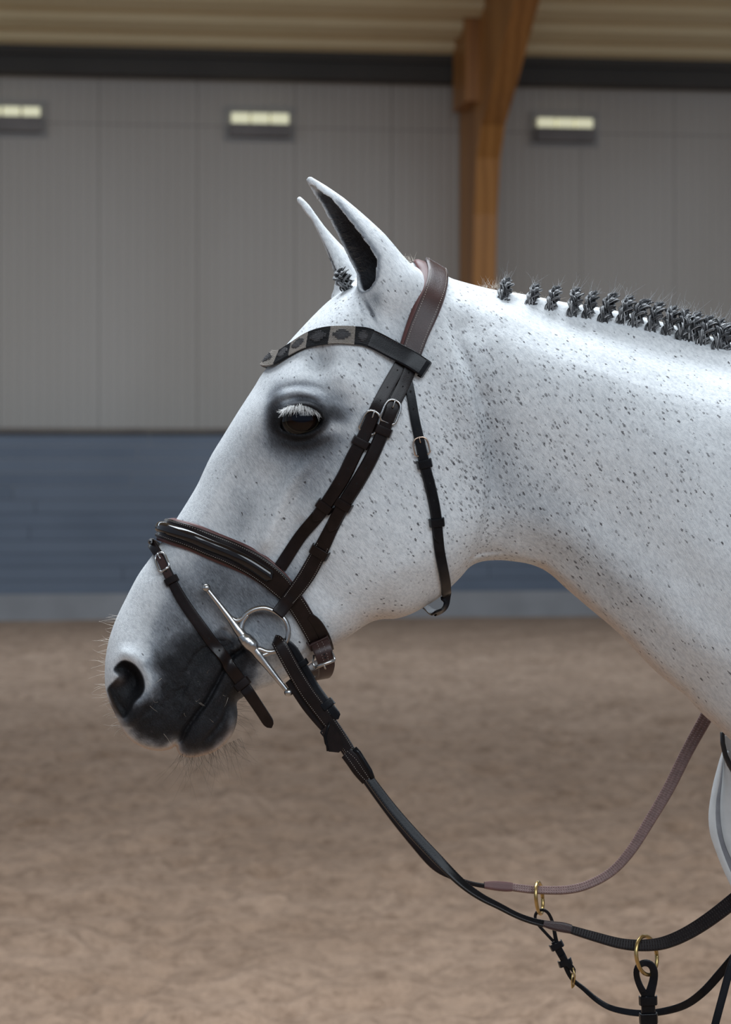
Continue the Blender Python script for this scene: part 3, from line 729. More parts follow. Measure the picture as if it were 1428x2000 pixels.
M['roofing'] = simple('beige_roof_sheet', (.76,.62,.37), (.82,.68,.42), 1.2, .5)
M['dark_beam'] = simple('dark_steel', (.034,.028,.022), (.048,.040,.032), 1, .6)
M['gluelam'] = None
m, nt, b = mat('glued_laminated_timber'); M['gluelam'] = m
wv = N(nt, 'ShaderNodeTexWave'); wv.inputs['Scale'].default_value = 1.2; wv.inputs['Distortion'].default_value = 3; wv.inputs['Detail'].default_value = 3
nt.links.new(coords(nt, (2,2,.4)), wv.inputs[0])
nt.links.new(ramp(nt, wv.outputs[0], [(0, (.31,.125,.028)), (1, (.42,.18,.045))]).outputs[0], b.inputs['Base Color']); b.inputs['Roughness'].default_value = .45
M['lamp_case'] = simple('grey_lamp_case', (.15,.13,.12), (.20,.175,.16), 3, .6)
M['lamp_frame'] = simple('pale_lamp_frame', (.27,.25,.235), (.31,.29,.27), 3, .6)
m, nt, b = mat('lit_lamp_cover'); M['lamp_lit'] = m
b.inputs['Base Color'].default_value = (.7,.7,.5,1); b.inputs['Emission Color'].default_value = (.93,.90,.62,1); b.inputs['Emission Strength'].default_value = .5

S0, S1 = -14.0, 16.0
KT = 1.05                                             # the kickboards stand in front of the posts
zt = 6.02; zk = wall_z(300, 836, KT); zk2 = wall_z(300, 845, KT); zb = wall_z(100, 1160, KT)
wall = empty('wall_back', Wd3(0,0,0)); tag(wall, kind='structure')
# ribbed sheets, each one panel 1.1 m wide with fine upright ribs
def sheet_panel(s0, s1, z0, z1, parent, name='panel'):
    mb = MB(); prof = []
    n = int(round((s1-s0)/.11))
    for i in range(n):
        a = s0+.002+(s1-s0-.004)*i/n; w = (s1-s0-.004)/n
        prof += [(a, .0), (a+w*.68, .0), (a+w*.76, .005), (a+w*.92, .005)]
    prof.append((s1-.002, 0))
    for (a, ta), (c, tc_) in zip(prof[:-1], prof[1:]):
        mb.add([Wd3(a,ta,z0), Wd3(c,tc_,z0), Wd3(c,tc_,z1), Wd3(a,ta,z1)], [(0,1,2,3)])
    o = mb.build(name, M['sheet'], parent, smooth=False); return o
s = S0
while s < S1:
    sheet_panel(s, s+1.1, 1.2, 5.45, wall); sheet_panel(s, s+1.1, 5.455, zt, wall, 'upper_panel'); s += 1.1
mb = MB(); mb.box((S0, -.3, 0), (S1, -.02, zt+.3), T=Wd3); mb.build('backing', M['dark_beam'], wall, False)
# kickboards below: one object per board
kick = empty('trim_1', Wd3(0,0,0)); tag(kick, kind='structure')
rw = random.Random(3); npl_ = 12; hh = (zk2-zb)/npl_
for r_ in range(npl_):
    s = S0+rw.uniform(-3, 0)
    while s < S1:
        L = 4.0
        mb = MB(); t1 = .055+rw.uniform(0,.005); mb.box((max(s,S0)+.003, KT-.05, zb+r_*hh+.003), (min(s+L,S1)-.003, KT-.06+t1, zb+(r_+1)*hh-.002), T=Wd3)
        mb.build('plank', M['plank'] if rw.random() < .6 else M['plank_b'], kick, False); s += L
mb = MB(); mb.box((S0, KT-.10, zk2), (S1, KT+.05, zk), T=Wd3); tag(mb.build('trim_2', M['ledge'], None, False), kind='structure')
mb = MB(); mb.box((S0, KT-.20, -.08), (S1, KT+.03, zb), T=Wd3); tag(mb.build('baseboard_back', M['concrete'], None, False), kind='structure')
# roof: profiled sheets running parallel to the wall, one object per sheet where they show
roof = empty('ceiling', Wd3(0,0,6.25)); tag(roof, kind='structure')
SL = .25
def roof_sheet(t0, t1, z0, z1, name):
    mb = MB(); a = (t1-t0)
    pr = [(0,.0),(.05,-.17),(.50,-.17),(.60,0),(1,0)]
    for (p, d), (q, e) in zip(pr[:-1], pr[1:]):
        mb.add([Wd3(S0, t0+a*p, z0+(z1-z0)*p+d*.9), Wd3(S0, t0+a*q, z0+(z1-z0)*q+e*.9), Wd3(S1, t0+a*q, z0+(z1-z0)*q+e*.9), Wd3(S1, t0+a*p, z0+(z1-z0)*p+d*.9)], [(0,1,2,3)])
    return mb.build(name, M['roofing'], roof, False)
t_ = .25
for k in range(10):
    roof_sheet(t_, t_+.52, 6.32+SL*t_, 6.32+SL*(t_+.52), 'roof_sheet'); t_ += .52
tr = 18.5; zr = 6.32+SL*tr
mb = MB()
mb.add([Wd3(S0,t_,6.32+SL*t_), Wd3(S1,t_,6.32+SL*t_), Wd3(S1,tr,zr), Wd3(S0,tr,zr)], [(0,1,2,3)])
mb.build('roof_slope', M['roofing'], roof, False)
mb = MB()
mb.add([Wd3(S0,22.6,zr), Wd3(S1,22.6,zr), Wd3(S1,34,zr-SL*8), Wd3(S0,34,zr-SL*8)], [(0,1,2,3)])
mb.build('roof_slope', M['roofing'], roof, False)
mb = MB(); mb.box((S0, 0, 5.97), (S1, .30, 6.30), T=Wd3); tag(mb.build('trim_3', M['dark_beam'], None, False), kind='structure')
mb = MB(); mb.box((S0, .30, 6.16), (S1, .36, 6.36), T=Wd3); tag(mb.build('trim_4', M['dark_beam'], None, False), kind='structure')

# glued timber frame: upright post, rising into the raking beam
sA, sB = wall_s(898), wall_s(945)
sA = wall_s(900, 0.1); 
fr = empty('timber_frame', Wd3(sA, .4, 0)); tag(fr, 'orange-brown glued timber post with raking beam against the far wall', 'post')
wT = .26
def frame_prof(zs):                                 # depth of inner edge at a height
    return np.interp(zs, [0, 3.3, 4.4, 5.0, 5.32, 5.6, 6.2, 7.0, 8.0], [.72, .82, .95, 1.12, 1.38, 1.95, 3.0, 4.6, 6.6])
mb = MB(); zsl = [0,1,2,3.3,3.9,4.4,4.7,5.0,5.2,5.32]
zsu = [5.32,5.45,5.6,5.9,6.2,6.6,7.0,7.5,8.0]
def slab(mb, zl, back):
    vs = []; fs = []
    for z in zl:
        f = float(frame_prof(z)); bk = back(z)
        vs += [Wd3(sA, bk, z), Wd3(sA, f, z), Wd3(sA+wT, f, z), Wd3(sA+wT, bk, z)]
    for i in range(len(zl)-1):
        for k in range(4): fs.append((i*4+k, i*4+(k+1)%4, i*4+4+(k+1)%4, i*4+4+k))
    fs.append((3,2,1,0)); n = (len(zl)-1)*4; fs.append((n,n+1,n+2,n+3)); mb.add(vs, fs)
slab(mb, zsl, lambda z: .02); mb.build('post', M['gluelam'], fr, False)
mb = MB(); slab(mb, zsu, lambda z: .02 if z < 6.0 else max(.02, (z-6.32)/SL*.98+.2)); mb.build('raking_beam', M['gluelam'], fr, False)
mb = MB(); mb.box((sA-.14, .40, wall_z(892, 214, .6)), (sA-.002, 1.25, 6.55), T=Wd3); mb.build('bracing_block', M['gluelam'], fr, False)

# wall lights
for i, (xa, xb, ya, ym, yb, lab) in enumerate([(-36,80,208,227,256,'small wall light cut by the left edge'),(451,566,221,242,266,'small wall light left of the timber post'),(1050,1160,231,250,276,'small wall light right of the timber post')]):
    sa, sb = wall_s(xa,.1), wall_s(xb,.1); mid = (xa+xb)/2
    z2, zm, z1_ = wall_z(mid, ya, .1), wall_z(mid, ym, .1), wall_z(mid, yb, .1)
    L = empty('wall_lamp', Wd3((sa+sb)/2, 0, z1_)); tag(L, lab+', glowing above a grey case', 'light', 'lights on the far wall')
    mb = MB(); mb.box((sa-.07,.0,z1_-.05), (sb+.07,.03,z2+.07), T=Wd3); mb.build('back_plate', M['lamp_frame'], L, False)
    mb = MB(); mb.box((sa-.01,.03,z1_), (sb+.01,.13,zm), T=Wd3); mb.build('case', M['lamp_case'], L, False)
    w = (sb-sa)/3
    for k in range(3):
        mb = MB(); mb.box((sa+k*w+.012,.03,zm+.005), (sa+(k+1)*w-.012,.10,z2), T=Wd3); mb.build('lit_cover', M['lamp_lit'], L, False)

# sand floor: trodden footing
def vnoise(X, Y, s, seed):
    rg = np.random.RandomState(seed); g_ = rg.rand(256,256); u = (X/s+100) % 255; v = (Y/s+100) % 255
    i = np.floor(u).astype(int); j = np.floor(v).astype(int); fu = u-i; fv = v-j; fu = fu*fu*(3-2*fu); fv = fv*fv*(3-2*fv)
    return (g_[i,j]*(1-fu)+g_[(i+1)%256,j]*fu)*(1-fv)+(g_[i,(j+1)%256]*(1-fu)+g_[(i+1)%256,(j+1)%256]*fu)*fv-.5
yl = [-12.0]
while yl[-1] < 27.5:
    y = yl[-1]; yl.append(y+(.35 if y < 2.5 else .022 if y < 7 else .035 if y < 12 else .06 if y < 18 else .10))
xl = [-14.0]
while xl[-1] < 14:
    x = xl[-1]; xl.append(x+(.028 if abs(x) < 2.6 else .06 if abs(x) < 4.2 else .5))
FX, FY = np.meshgrid(np.array(xl), np.array(yl), indexing='ij')
wx = FX+.25*vnoise(FX, FY, .5, 1); wy = FY+.25*vnoise(FX, FY, .5, 2)
FZ = .060*vnoise(wx, wy, .60, 3)+.055*vnoise(wx, wy, .24, 4)+.042*vnoise(FX, FY, .11, 5)+.020*vnoise(FX, FY, .05, 6)
rg = np.random.RandomState(9)
for i in range(420):                                # hoof prints
    hx, hy = rg.uniform(-4.2,4.2), rg.uniform(2.8,20); a_, r0 = rg.uniform(0, 6.28), rg.uniform(.065,.10)
    i0, i1 = np.searchsorted(xl, [hx-.3, hx+.3]); j0, j1 = np.searchsorted(yl, [hy-.3, hy+.3])
    xx = FX[i0:i1,j0:j1]-hx; yy = FY[i0:i1,j0:j1]-hy; q = np.hypot(xx*math.cos(a_)+yy*math.sin(a_), (-xx*math.sin(a_)+yy*math.cos(a_))*.8)
    FZ[i0:i1,j0:j1] += -.035*np.exp(-(q/r0)**4)+.014*np.exp(-((q-r0*1.5)/.035)**2)
FZ -= .045
fade = np.clip((FY-2.5)/1.0, 0, 1); fade = fade*(1-.9*np.clip((FY-19)/3, 0, 1)); FZ = FZ*fade-.02*(1-fade); FZ = np.minimum(FZ, .05)
nxg, nyg = FX.shape
me = bpy.data.meshes.new('floor'); co = np.stack([FX, FY, FZ], -1).reshape(-1,3)
ii = np.arange(nxg*nyg).reshape(nxg, nyg); q = np.stack([ii[:-1,:-1], ii[1:,:-1], ii[1:,1:], ii[:-1,1:]], -1).reshape(-1,4)
me.vertices.add(len(co)); me.vertices.foreach_set('co', co.astype(np.float32).ravel()); me.loops.add(len(q)*4); me.loops.foreach_set('vertex_index', q.astype(np.int32).ravel())
me.polygons.add(len(q)); me.polygons.foreach_set('loop_start', np.arange(0, len(q)*4, 4, dtype=np.int32)); me.update(calc_edges=True)
m, nt, b = mat('arena_sand'); M['sand'] = m
c0 = coords(nt); n1 = noise(nt, 1.6, 5, c0, .6); n2 = noise(nt, 14, 4, c0, .7); n3 = noise(nt, 90, 3, c0, .7)
cc = ramp(nt, n1.outputs[0], [(.3, (.265,.180,.125)), (.7, (.355,.250,.180))])
c2 = mixc(nt, .75, cc.outputs[0], ramp(nt, n2.outputs[0], [(.32, (.55,.52,.50)), (.55, (1,1,1)), (.8, (1.15,1.13,1.1))]).outputs[0], 'MULTIPLY')
nt.links.new(mixc(nt, .5, c2, ramp(nt, n3.outputs[0], [(.35, (.6,.58,.56)), (.6, (1,1,1))]).outputs[0], 'MULTIPLY'), b.inputs['Base Color']); b.inputs['Roughness'].default_value = .95
b.inputs['Specular IOR Level'].default_value = .1
bump(nt, b, n2.outputs[0], .6, .02)
tag(link('floor', me, M['sand']), kind='structure')
# ------------------------------------------------------------------ straps
def path3(ctrl, n=10):
    """control rows: (x, y[, depth]) in picture frame -> dense 3-D points lying on the flank, or at the stated depth"""
    m_ = len(ctrl); xy = catmull([c[:2] for c in ctrl], n); out = []
    dep = [c[2] if len(c) > 2 and c[2] is not None else None for c in ctrl]
    sd = [surf_px(*c[:2]).y if d is None else d for c, d in zip(ctrl, dep)]
    for i, (x, y) in enumerate(xy):
        k = min(i//n, m_-2); f = (i-k*n)/n
        if dep[k] is None and dep[k+1] is None: out.append(surf_px(x, y))
        else: out.append(P(x, y, sd[k]*(1-f)+sd[k+1]*f))
    return out, [i/n for i in range(len(xy))]
def strap_frames(ctrl, width, lift, ds=.003, wrap=None, fixn=None, smooth=3, n=10, flat=0, mir_to=99):
    pts, par = path3(ctrl, n); m_ = len(ctrl)
    wl = width if isinstance(width, (list, tuple)) else [width]*m_
    ll = lift if isinstance(lift, (list, tuple)) else [lift]*m_
    fx = fixn if isinstance(fixn, list) else [fixn]*m_
    W = [np.interp(p, range(m_), wl)*U for p in par]; L = [np.interp(p, range(m_), ll) for p in par]
    Ns = []
    for p, q in zip(pts, par):
        k = min(int(q), m_-2); f = q-k
        a = fx[k]; c = fx[k+1]; sn = nrm_at(p)
        va = Vector(a) if a is not None else sn; vc = Vector(c) if c is not None else sn
        Ns.append((va*(1-f)+vc*f).normalized())
    if wrap in ('start', 'both'):
        k = min(len(pts), mir_to*n+1); mir = lambda v: Vector((v.x, -v.y, v.z))
        pts = [mir(p) for p in pts[:k][:0:-1]]+pts; Ns = [mir(p) for p in Ns[:k][:0:-1]]+Ns; W = W[:k][:0:-1]+W; L = L[:k][:0:-1]+L
        Ns[k-1] = Vector((Ns[k-1].x, 0, Ns[k-1].z)).normalized()
    A_ = np.array([list(p)+list(nn)+[w, l] for p, nn, w, l in zip(pts, Ns, W, L)])
    keep = [0]
    for i in range(1, len(A_)):
        if np.linalg.norm(A_[i,:3]-A_[keep[-1],:3]) > 1e-5: keep.append(i)
    A_ = A_[keep]; sd = np.concatenate([[0], np.cumsum(np.linalg.norm(np.diff(A_[:,:3], axis=0), axis=1))])
    M_ = max(3, int(sd[-1]/ds)); ss = np.linspace(0, sd[-1], M_)
    B_ = np.stack([np.interp(ss, sd, A_[:,k]) for k in range(8)], 1)
    for _ in range(smooth):
        Cc = B_.copy(); Cc[1:-1] = (B_[:-2]+2*B_[1:-1]+B_[2:])/4
        B_[1:-1] = Cc[1:-1]
    for _ in range(10): 
        q = B_[:,3:6].copy(); q[1:-1] = (B_[:-2,3:6]+B_[1:-1,3:6]+B_[2:,3:6])/3; B_[:,3:6] = q
    if flat:                                         # taut leather bridges the hollows
        for _ in range(flat):
            y = B_[:,1].copy(); y2 = y.copy(); y2[1:-1] = (y[:-2]+y[2:])/2; B_[:,1] = np.where(B_[:,1] < 0, np.minimum(y, y2), B_[:,1])
    fr = []
    for i in range(M_):
        tg = Vector(B_[min(i+1,M_-1),:3]-B_[max(i-1,0),:3]).normalized(); nn = Vector(B_[i,3:6]); nn = (nn-tg*nn.dot(tg)).normalized()
        fr.append((Vector(B_[i,:3])+nn*B_[i,7], tg, nn, tg.cross(nn), B_[i,6]/2, ss[i]))
    return fr
PROF = [(-1,0),(-1,.62),(-.93,.93),(-.80,1),(-.4,1),(0,1),(.4,1),(.80,1),(.93,.93),(1,.62),(1,0)]
PADP = [(-1,0),(-1,.25),(-.95,.6),(-.8,.9),(-.5,1),(0,1.05),(.5,1),(.8,.9),(.95,.6),(1,.25),(1,0)]
ROUNDP = [(-1,0),(-.96,.3),(-.85,.56),(-.6,.84),(-.3,.97),(0,1),(.3,.97),(.6,.84),(.85,.56),(.96,.3),(1,0)]
def sweep(fr, th, prof=PROF, tip0=0, tip1=0, wk=1.0, off=0.0, dn=0.0):
    mb = MB(); vs = []; fs = []; m_ = len(prof); tot = fr[-1][5]
    for p, tg, nn, bi, hw, s in fr:
        k = 1.0
        if tip1 and tot-s < tip1: k = max(.12, math.sqrt(max(0, 1-((tip1-(tot-s))/tip1)**2)))
        if tip0 and s < tip0: k = min(k, max(.12, math.sqrt(max(0, 1-((tip0-s)/tip0)**2))))
        for u_, h_ in prof: vs.append(p+bi*(hw*wk*u_*k+off)+nn*(th*h_+dn))
    for i in range(len(fr)-1):
        for k in range(m_-1): fs.append((i*m_+k, i*m_+k+1, (i+1)*m_+k+1, (i+1)*m_+k))
        fs.append((i*m_+m_-1, i*m_, (i+1)*m_, (i+1)*m_+m_-1))
    fs.append(tuple(range(m_))); n = (len(fr)-1)*m_; fs.append(tuple(n+k for k in range(m_))[::-1])
    mb.add(vs, fs); return mb
def fin(o, ang=.7):
    me = o.data
    try: me.set_sharp_from_angle(angle=ang)
    except Exception: pass
    return o
def strap(name, parent, ctrl, width, th, lift, mt, label=None, prof=PROF, tip0=0, tip1=0, **kw):
    fr = strap_frames(ctrl, width, lift, **kw)
    o = fin(sweep(fr, th, prof, tip0, tip1).build(name, M[mt], parent))
    if label: o['label'] = label
    return o, fr
def at(fr, x, y):
    """index of the frame seen nearest a picture position, near side only"""
    best = 0; bd = 1e9
    for i, f in enumerate(fr):
        p = f[0]
        if p.y > .03 and p.y > 0 and len(fr) > 0 and f[2].y > .3: continue
        k = F_PX/(CD+p.y); dx = p.x*k+CX-x; dy = HY-(p.z-CAMZ)*k-y; d = dx*dx+dy*dy
        if d < bd: bd = d; best = i
    return best
def stitches(parent, fr, th, inset, i0=0, i1=None, both=True, L=.0014, gap=.0013, r=.00028, m_='thread', k=1.0, offs=None):
    mb = MB(); i1 = len(fr)-1 if i1 is None else i1
    ss = np.array([f[5] for f in fr]); s = ss[i0]
    def pos(s, side):
        i = min(max(int(np.searchsorted(ss, s))-1, 0), len(fr)-2); f = (s-ss[i])/(ss[i+1]-ss[i]+1e-12)
        a, c = fr[i], fr[i+1]; g_ = lambda q: a[q]*(1-f)+c[q]*f
        o = (g_(4)*k-inset)*side if offs is None else offs
        return g_(0)+g_(3)*o+g_(2)*th, g_(1), g_(2), g_(3)
    while s < ss[i1]:
        for side in ((-1, 1) if both else (both,)) if both in (True,) else (both if isinstance(both, tuple) else (1,)):
            p, tg, nn, bi = pos(s, side)
            a = tg*(L/2); c = bi*r; e = nn*(r*.9)
            mb.add([p-a-c-e, p-a+c-e, p-a*.8+e, p+a-c-e, p+a+c-e, p+a*.8+e], [(0,1,2),(5,4,3),(0,2,5,3),(1,4,5,2),(0,3,4,1)])
        s += L+gap
    o = mb.build('stitching', M[m_], parent); o['kind'] = 'stuff'; return o
def keeper(parent, f, th, wl=.006, e=.0012, t_=.0016, mt='leather', under=.001, wid=None, off=0, mat_edge=None, name='keeper'):
    p, tg, nn, bi, hw, s = f; hw = wid/2 if wid else hw
    q = [(-hw-e,-under),(-hw-e,th*.6),(-hw-e*.5,th+.0004),(-hw*.6,th+.0006),(0,th+.0007),(hw*.6,th+.0006),(hw+e*.5,th+.0004),(hw+e,th*.6),(hw+e,-under)]
    pts = [p+bi*(a+off)+nn*b_ for a, b_ in q]; dirs = [(-1,0),(-1,.15),(-.5,1),(0,1),(0,1),(0,1),(.5,1),(1,.15),(1,0)]
    fr = [(pp, (pts[min(i+1,8)]-pts[max(i-1,0)]).normalized(), (bi*d[0]+nn*d[1]).normalized(), tg, wl/2, i*.01) for i, (pp, d) in enumerate(zip(pts, dirs))]
    return fin(sweep(fr, t_).build(name, M[mt], parent))
def buckle(parent, f, th, w, l, mt='steel', r=.0015, round_end=True, prong=True, tilt=0, name='buckle', up=-1):
    p, tg, nn, bi, hw, s = f; tg = tg*(-up)*-1
    c = p+nn*(th+r*.4)
    if round_end: pts = [(-w/2,-l/2),(w/2,-l/2),(w/2,l*.15),(w*.42,l*.36),(w*.25,l*.48),(0,l*.52),(-w*.25,l*.48),(-w*.42,l*.36),(-w/2,l*.15)]
    else: pts = [(-w/2,-l/2),(w/2,-l/2),(w/2,l/2),(-w/2,l/2)]
    sm = []
    for i in range(len(pts)):
        a, b_ = pts[i], pts[(i+1)%len(pts)]; sm += [(a[0]*.85+b_[0]*.15, a[1]*.85+b_[1]*.15), (a[0]*.5+b_[0]*.5, a[1]*.5+b_[1]*.5), (a[0]*.15+b_[0]*.85, a[1]*.15+b_[1]*.85)]
    sm.append(sm[0]); sm.append(sm[1])
    W3 = lambda a, b_, h_=0: c+bi*a+tg*b_+nn*h_
    mb = MB(); tube(mb, [W3(a, b_, -.0012 if abs(b_+l/2) < 1e-6 else 0) for a, b_ in sm], r, r, 8)
    if prong: tube(mb, [W3(0,l*.12,-.0008), W3(0,l*.25,.0006), W3(w*.02,l*.45,.0014), W3(w*.03,l*.56,.0006)], r*.75, r*.6, 8)
    return mb.build(name, M[mt], parent)
def holes(parent, fr, th, xy, r=.0011, mt='hole'):
    for x, y in xy:
        mb = MB(); f = fr[at(fr, x, y)]; c = f[0]+f[2]*(th+.00012)
        k = 10; vs = [c+f[3]*(r*math.cos(2*math.pi*i/k))+f[1]*(r*1.25*math.sin(2*math.pi*i/k)) for i in range(k)]+[c-f[2]*.0006+f[3]*(r*.7*math.cos(2*math.pi*i/k))+f[1]*(r*.7*math.sin(2*math.pi*i/k)) for i in range(k)]
        mb.add(vs, [tuple(range(k))]+[(i,(i+1)%k,k+(i+1)%k,k+i) for i in range(k)])
        mb.build('punch_hole', M[mt], parent, False)
def sub(fr, a, b_):
    a, b_ = sorted((a, b_)); q = fr[a:b_+1]; s0 = q[0][5]; return [(*f[:5], f[5]-s0) for f in q]

bridle = empty('bridle', surf_px(760, 760)); tag(bridle, "dark brown leather bridle on the grey horse's head", 'bridle')

# noseband carrying strap
nc, f1 = strap('noseband_hanger', bridle, [(783,712),(756,758),(733,802),(712,850),(690,893),(668,938),(627,1000),(589,1046),(560,1090),(548,1108)], [24,24,24,25,27,27,25,24,25,25], .0028, .0012, 'leather', 'front cheek strap of the bridle', flat=20)
g1 = sub(f1, at(f1,722,815), at(f1,612,1014)); o = fin(sweep([(f[0]+f[2]*.0028, *f[1:]) for f in g1], .0026, tip1=.012, wk=.92).build('billet', M['leather'], nc))
g1b = [(f[0]+f[2]*.0028, *f[1:]) for f in g1]
buckle(nc, f1[at(f1,722,826)], .0036, .0200, .0270); keeper(nc, f1[at(f1,703,864)], .0056, .0100, mt='leather'); keeper(nc, f1[at(f1,629,985)], .0056, .0105)
holes(nc, g1b, .0026, [(713,848),(700,870),(676,915),(662,946)], .0009); holes(nc, f1, .0028, [(776,725),(758,757),(743,785)], .0009)
# noseband: padding, band, patent roll
NBC = [(324,1038),(334,1039),(350,1043),(378,1050),(425,1070),(480,1093),(515,1114),(545,1139),(575,1172),(600,1212),(618,1245),(630,1268)]
nb, f2 = strap('noseband', bridle, NBC, [40,41,42,43,45,46,46,44,36,35,36,36], .0030, [.0085,.0080,.0070,.0055,.0045]+[.004]*7, 'leather', wrap='start')
pf = strap_frames(NBC[:10], [50,51,52,53,54,54,52,46,36,34], [.0052,.0046,.0036,.002,.0010]+[.0008]*5, wrap='start')
fin(sweep(pf, .0031, PADP).build('padding', M['leather_pad'], nb))['label'] = 'russet padding edge'
i0, i1 = at(f2,330,1041), at(f2,532,1127)
rf = [(f[0]+f[2]*.0026, *f[1:]) for f in sub(f2, max(0, len(f2)-1-i1), i1)]
fin(sweep(rf, .0062, ROUNDP, wk=.56, tip1=.006, tip0=.006).build('patent_roll', M['patent'], nb))['label'] = 'glossy black raised centre'
stitches(nb, f2, .0031, .0024, max(0, len(f2)-1-i1), at(f2,618,1245))
k1 = at(f2,530,1124)
chin = strap('chin_strap', bridle, [(622,1252),(631,1272,-.052),(636,1292,-.046),(634,1309,-.030),(625,1316,-.010),(614,1306,.02),(606,1290,.04)], [34,36,33,28,28,28,28], .0040, .0035, 'leather_red', 'brown chin strap end under the jaw', fixn=[None,(.1,-1,-.1),(.2,-1,-.2),(.3,-.7,-.7),(.1,.1,-1),(0,.8,-.6),(0,1,0)])
cs, f3 = chin
stitches(cs, f3, .0041, .008, 0, at(f3,636,1290))
keeper(nb, f2[at(f2,621,1250)], .0048, .0110, mt='leather_red')
bl, f3b = strap('billet', nb, [(606,1200),(620,1215),(632,1240),(640,1262)], [13,20,22,16], .003, .0050, 'leather')
mb = MB(); a_, b_ = P(615,1304,-.066), P(654,1289,-.066)
tube(mb, [a_, a_.lerp(b_,.5), b_], .0022, .0022, 12); tube(mb, [a_, P(611,1294,-.062), P(613,1280,-.055)], .0013, .0013, 8); tube(mb, [b_, P(652,1280,-.060), P(645,1268,-.054)], .0013, .0013, 8); tube(mb, [P(633,1300,-.068),P(636,1306,-.062)], .0011, .0011, 6)
mb.build('buckle', M['steel'], cs)['label'] = 'steel roller buckle'
holes(cs, f3, .0041, [(626,1283),(634,1278)], .0011)
# flash strap
fs_, f4 = strap('flash_strap', bridle, [(307,1069),(311,1078),(319,1094),(334,1130),(362,1180),(404,1239),(439,1288),(470,1330),(486,1352,-.050),(503,1377,-.044),(518,1400,-.040),(530,1419,-.036)], [18,18,18,19,21,22,23,24,23,22,22,21], .0028, [.009,.006,.003]+[.0014]*9, 'leather', 'narrow flash strap crossing the muzzle', wrap='start', mir_to=7, tip1=.010, fixn=[None]*8+[(-.1,-1,0)]*4, flat=12)
buckle(fs_, f4[at(f4,318,1101)], .0034, .0155, .0235); fs_k = keeper(fs_, f4[at(f4,334,1133)], .0036, .0085, mt='leather')
g4 = sub(f4, at(f4,312,1085), at(f4,336,1140)); fin(sweep([(f[0]+f[2]*.0026, *f[1:]) for f in g4], .0018, wk=.8).build('strap_end', M['leather_red'], fs_))
holes(fs_, f4, .0028, [(342,1150),(362,1181),(382,1214),(407,1246),(426,1274)], .0012)
holes(fs_, [(f[0]+f[2]*.0026, *f[1:]) for f in g4], .0018, [(314,1092),(324,1117)], .0012)
keeper(fs_, f4[at(f4,475,1336)], .0034, .0100, mt='leather')
mb = MB(); lp = []
for k in range(9):
    a = math.pi*(-.1+1.25*k/8); lp.append(P(302-9*math.sin(a), 1050+14*(1-math.cos(a))*.5+2, -.004-.012*math.sin(a)))
frl = [(p, (lp[min(i+1,8)]-lp[max(i-1,0)]).normalized(), Vector((-1,-.2,.3)).normalized(), Vector((.2,-1,0)).normalized(), .008, i*.003) for i, p in enumerate(lp)]
fin(sweep(frl, .0022).build('strap_loop', M['leather_black'], fs_))

# throatlatch
tl, f5 = strap('throatlatch', bridle, [(796,742),(801,765),(810,820),(821,868),(830,912),(840,950),(850.6,1002),(857,1069),(865,1113),(870,1143),(868,1165),(863,1181),(851,1194,-.030),(839,1189,.010),(826,1179,.05)], [16,17,18,19,21,21,21,20,20,20,20,20,20,19,18], .0028, [.001]*10+[.0035,.004,.001,0,0], 'leather_black', 'long loose throat strap behind the cheek', fixn=[None]*9+[(.1,-1,0),(.3,-1,0),(.7,-.8,-.3),(.5,-.4,-.9),(-.2,.3,-1),(-.3,.5,-1)], flat=6)
g5 = sub(f5, at(f5,819,868), at(f5,860,1056)); g5l = [(f[0]+f[2]*.0028, *f[1:]) for f in g5]
fin(sweep(g5l, .0022, tip1=.010, wk=.88).build('billet', M['leather_black'], tl))
buckle(tl, f5[at(f5,820,873)], .0034, .0185, .0215, 'rose_metal', .0011)['label'] = 'pale gold buckle'
for (x, y) in ((829,906),(852,1022)): keeper(tl, f5[at(f5,x,y)], .0052, .0105, mt='leather_black')
holes(tl, f5, .0028, [(801,764),(806,798),(812,837)], .0013); holes(tl, g5l, .0022, [(837,944),(845,978)], .001)

# headpiece over the poll
HPC = [(847,525),(849,533),(851,543),(848,568),(834,610),(820,645),(806,683),(796,712)]
hp, f6 = strap('headpiece', bridle, HPC, [48,45,43,42,41,40,39,38], .0034, [.0055]*6+[.004,.003], 'leather_red', 'broad reddish brown headpiece over the poll', wrap='start', flat=6)
M_hp = f6
pf = strap_frames([(x-10+2*min(i,3), y-1) for i, (x, y) in enumerate(HPC)], [64,60,58,55,52,48,44,40], .0008, wrap='start', flat=4)
fin(sweep(pf, .0056, PADP).build('padding', M['leather_pad'], hp))['label'] = 'russet padding edge'
stitches(hp, f6, .0035, .0030, 0, len(f6)-1, L=.0016, gap=.0014, r=.00034)

# bit cheekpiece
yb_ = min(surf_px(*q).y for q in ((403,1148),(485,1254),(520,1235),(540,1205),(560,1350) if False else (520,1290)))-.012
cp, f7 = strap('cheekpiece', bridle, [(803,716),(788,752),(768,792),(750,838),(726,893),(700,940),(671,987),(648,1032),(627,1075),(607,1110),(582,1146,),(560,1175),(541,1201,yb_-.004)], [24,24,25,25,26,27,26,26,30,32,30,27,25], .0030, [.0030,.0012,.0012,.0012,.0012,.0012,.0012,.0014,.0025,.006,.0095,.009,.001], 'leather', 'rear cheek strap holding the bit ring', flat=14)
g7 = sub(f7, at(f7,763,800), at(f7,646,1034)); g7l = [(f[0]+f[2]*.0030, *f[1:]) for f in g7]
fin(sweep(g7l, .0026, tip1=.013, wk=.90).build('billet', M['leather'], cp))
buckle(cp, f7[at(f7,764,806)], .0036, .0200, .0280); keeper(cp, f7[at(f7,752,842)], .0058, .0105); keeper(cp, f7[at(f7,671,985)], .0058, .0105); keeper(cp, f7[at(f7,625,1078)], .0034, .0120)
